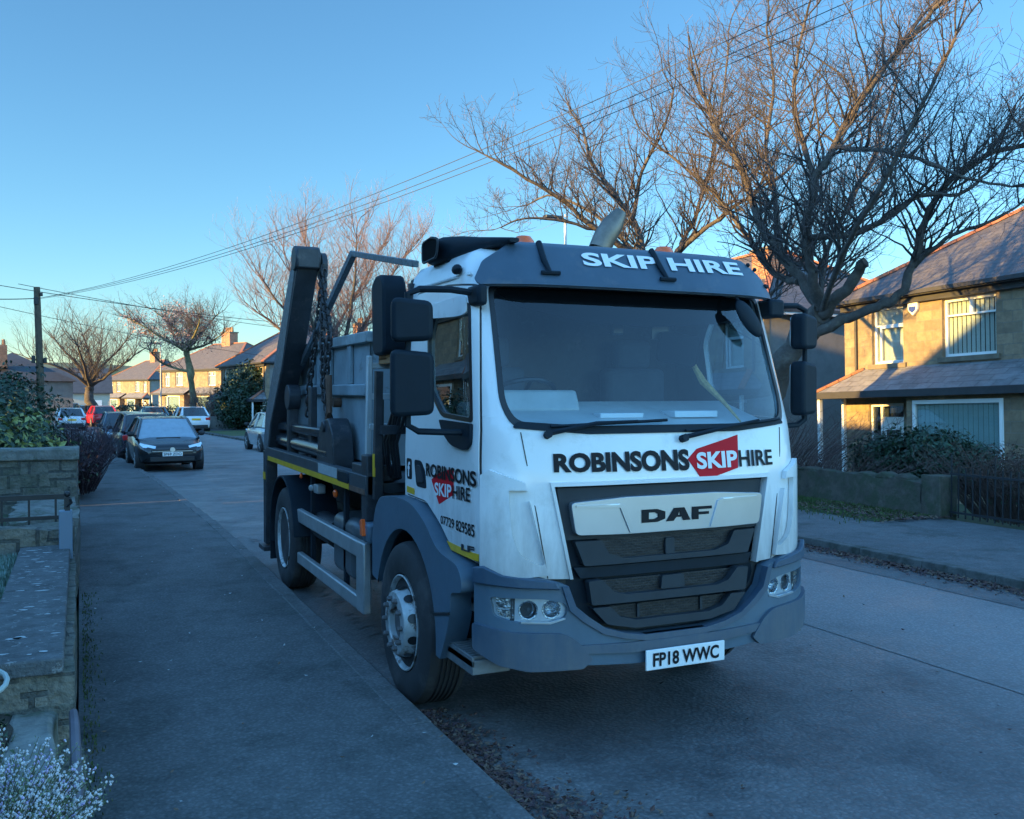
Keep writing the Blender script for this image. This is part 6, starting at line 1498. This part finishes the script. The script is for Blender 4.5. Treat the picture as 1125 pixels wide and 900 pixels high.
    for s in (-1, 1):
        for y in (L*.195, L*.80):
            wq = empty('wheel', (s*(hw-.10), y, wr)); wq.parent = c
            ar = MB(); ar.lathe([(wr+.055,-.11),(wr+.055,.108)], 20, 'x'); ar.build('arch', M_cargrey, wq)
            sg = lambda p: [(r, h*s) for r, h in p]
            MB().lathe(sg([(wr*.66,-.1),(wr*.9,-.1),(wr,-.07),(wr,.09),(wr*.93,.112),(wr*.66,.112)]), 24, 'x').build('tyre', M_rubber, wq)
            r = MB(); r.lathe(sg([(wr*.66,.09),(wr*.64,.112),(wr*.6,.09),(.001,.075)]), 20, 'x')
            for i in range(5):
                t = 2*math.pi*i/5; d = Vector((0,math.cos(t),math.sin(t))); r.beam(Vector((s*.10,0,0)), Vector((s*.112,0,0))+d*wr*.62, .05, .03, up=(1,0,0))
            r.build('rim', M_rim, wq)
        m = MB(); m.sphere((s*(hw+.07), ws0+.28, belt+.10), .1, 10, 8, (1.0,.6,.75)); m.tube([(s*hw*.93,ws0+.30,belt+.04),(s*(hw+.05),ws0+.28,belt+.08)], .025, 6); m.build('door_mirror', M_cargrey if not two_tone else paint, c)
        h = MB(); z = hood-.17
        h.add([(s*hw*.50,.045,z-.05),(s*hw*.84,.10,z-.02),(s*hw*.93,.36,z+.06),(s*hw*.90,.36,z+.10),(s*hw*.80,.16,z+.075),(s*hw*.48,.06,z+.015)], [(0,1,2,3,4,5)]); h = h.build('headlight', M_headl, c); h.modifiers.new('depth','SOLIDIFY').thickness = .05
        h.location = (0,-.035,0)
        h = MB(); zz = tail-.10; h.box(min(s*hw*.58,s*hw*.90),max(s*hw*.58,s*hw*.90),L-.12,L+.004,zz-.16,zz+.02); h.build('tail_lamp', M_tail, c, bevel=.03)
    # face: grille, bumper inserts, plates
    g = MB(); g.box(-hw*.62,hw*.62,-.012,.06,.50,.62); g.box(-hw*.66,hw*.66,-.006,.08,.28,.42); g.build('grille', M_cargrey, c, bevel=.02)
    g = MB(); g.box(-hw*.6,hw*.6,-.018,.0,.555,.57); g.build('grille_strip', M_silver, c)
    if badge: g = MB(); g.lathe([(.065,-.03),(.065,-.018),(.05,-.018),(.05,-.026),(.001,-.026)], 20, 'y', (0,0,.605)); g.build('badge', M_silver, c)
    P = MB().box(-.26,.26,-.035,-.02,.43,.54).build('number_plate', M_plate, c)
    if plate: flat_letters('plate_lettering', plate, (-.235,-.037,.447), (.47,0,0), (0,0,.075), M_letter, P, .02)
    MB().box(-.26,.26,L+.004,L+.016,.66 if style!='suv' else .78,.77 if style!='suv' else .89).build('number_plate', M_yplate, c)
    g = MB(); g.box(-hw*.78,hw*.78,L-.10,L+.002,.30,.52); g.build('rear_bumper', M_cargrey, c, bevel=.03)
    g = MB(); g.box(-.32,.32,ws0-.10,ws0+.01,hood+.025,hood+.045); g.build('wiper', M_cargrey, c)
    return c
GC = 'cars parked along the street'
P_blk = car_paint('car_black', (.012,.014,.018)); P_navy = car_paint('car_navy', (.012,.018,.032)); P_wh = car_paint('car_white', (.78,.79,.80)); P_red = car_paint('car_red', (.45,.015,.03)); P_sil = car_paint('car_silver', (.50,.53,.55), .5); P_teal = car_paint('car_teal', (.10,.16,.18), .3); P_blu = car_paint('car_dark_blue', (.015,.035,.07))
# front faces the camera when rz = 0, away when rz = pi
def park(label, paint, x, y, away, **k):
    L = k.get('L', 4.2); a = math.atan2(off(y+6)-off(y-2), 8.)
    if away: rz = math.pi-a; v = Matrix.Rotation(rz,3,'Z') @ Vector((0,L,0)); loc = (x-v.x, y-v.y, dz(y)) 
    else: rz = -a if False else a*-1; loc = (x, y, dz(y))
    return make_car(label, paint, loc, rz if not away else math.pi+(-a), group=GC, **k)
park('black hatchback with frosted windscreen facing the camera at the left kerb', P_blk, 2.30, 27.2, False, L=4.1, W=1.77, Ht=1.44, badge=True, frost=True, plate='SP69 ZDO')
park('dark navy estate with a red tail lamp right behind the black hatchback', P_navy, 2.06, 33.0, True, L=4.5, Ht=1.52)
park('dark car with silver mirror third in the left kerb row', P_blu, 1.71, 39.6, False, L=4.3, Ht=1.50)
park('white crossover seen from behind at the right kerb', P_wh, 6.35, 59.0, True, L=4.4, W=1.80, Ht=1.55, style='suv')
park('dark teal car facing the camera beyond the white crossover', P_teal, 4.92, 68.0, False, L=4.3, Ht=1.46)
park('red estate car driving away with orange number plate', P_red, 1.73, 74.0, True, L=4.4, Ht=1.48)
park('white saloon seen from behind over the purple shrub', P_wh, -.45, 66.0, True, L=4.5, Ht=1.44)
park('white tall car farthest left in front of the cream house', P_wh, -.6, 82.0, True, L=4.4, Ht=1.62, style='suv')
park('dark blue car between the white cars and the red estate', P_blu, .79, 78.0, True, L=4.3, Ht=1.5)
park('silver hatchback parked at the right kerb behind the skip lorry', P_sil, 7.15, 35.8, True, L=4.0, Ht=1.47)

# ------------------------------------------------------------------ pole, lamps, wires
M_polew = mat('pole_timber', (.10,.075,.05), .85, var=.35, scale=6, bump=.4)
M_wire = mat('wire_black', (.012,.012,.014), .6, var=.1)
M_galv = mat('galvanised', (.42,.44,.45), .5, metal=.5, var=.15)
px_ = empty('telegraph_pole', (-1.10,33.5,0), 'brown timber telegraph pole leaning slightly with wires at its top', 'pole')
b = MB(); b.tube([(0,0,-.3),(-.04,0,2.6),(-.11,.03,5.28)], [.12,.11,.095], 10); b.build('post', M_polew, px_)
b = MB(); b.box(-.20,-.06,-.1,.1,4.72,4.95); b.box(-.02,.06,-.1,.1,5.0,5.1); b.build('top_bracket', M_iron, px_, bevel=.01)
b = MB(); b.box(-.28,-.17,-.08,.08,2.86,3.10); b.box(.06,.16,-.08,.08,2.86,3.04); b.box(-.2,.1,-.02,.02,2.94,2.99); b.build('junction_box', M_iron, px_, bevel=.01)
for (loc, h, lab_, arm) in (((5.55,75,-.5), 6.0, 'thin pale street lamp in front of the sunlit far house', -1.2), ((14.2,26.7,-.3), 7.75, 'galvanised street lamp with flat dark head behind the lorry roof', -.75)):
    e = empty('street_lamp', loc, lab_, 'street lamp')
    b = MB(); b.tube([(0,0,0),(0,0,1.2)], .085, 10); b.tube([(0,0,1.2),(0,0,h)], [.06,.045], 10); b.build('post', M_galv, e)
    b = MB(); b.tube([(0,0,h),(arm*.3,0,h+.06)], .035, 8); b.prism(smoothpoly([(arm*.15,-.10),(arm,-.13),(arm*1.02,.13),(arm*.15,.10)], .06), 'z', h+.02, h+.11); b.build('lamp_head', M_iron, e, bevel=.02)
    MB().box(min(arm*.3,arm*.9), max(arm*.3,arm*.9), -.09, .09, h+.0, h+.02).build('lamp_glass', M_lens, e)
    b = MB(); b.lathe([(.035,h+.11),(.035,h+.18),(.001,h+.2)], 10); b.build('photocell', M_galv, e)
def wire(p, q, sag, label, r=.010, n=24):
    p, q = Vector(p), Vector(q)
    pts = [p.lerp(q, i/n)-Vector((0,0,sag*4*(i/n)*(1-i/n))) for i in range(n+1)]
    return tag(MB().tube(pts, r, 5).build('overhead_wire', M_wire, uv=False), label, 'wire', 'overhead wires')
top = Vector((-1.2,33.5,4.92))
for dzw, dx, l in ((.16,-.1,'upper of the three overhead wires rising to the top right'),(0.,0,'middle overhead wire rising from the pole to the top right'),(-.08,.12,'lowest overhead wire rising from the pole to the top right')):
    wire(top+Vector((0,0,min(dzw,.0)*.3)), (13.05+dx,-3.3,9.0+dzw*1.6), 1.18, l, .0058, 40)
wire((-3.49, 31.4, 4.69), top, .05, 'overhead wire leaving the pole top towards the left', .014)
wire((-4.01, 41.59, 6.26), (16.94, 53.94, 5.66), .35, 'long faint overhead wire crossing just above the pole', .014)
wire((-4.01, 41.58, 5.52), (14.99, 70.24, 4.34), .3, 'thin overhead wire sloping down behind the pole', .012)
wire((-2.57, 49.76, 7.0), (18.8, 61.9, 5.56), .3, 'faint far overhead wire above the blossoming tree', .014)
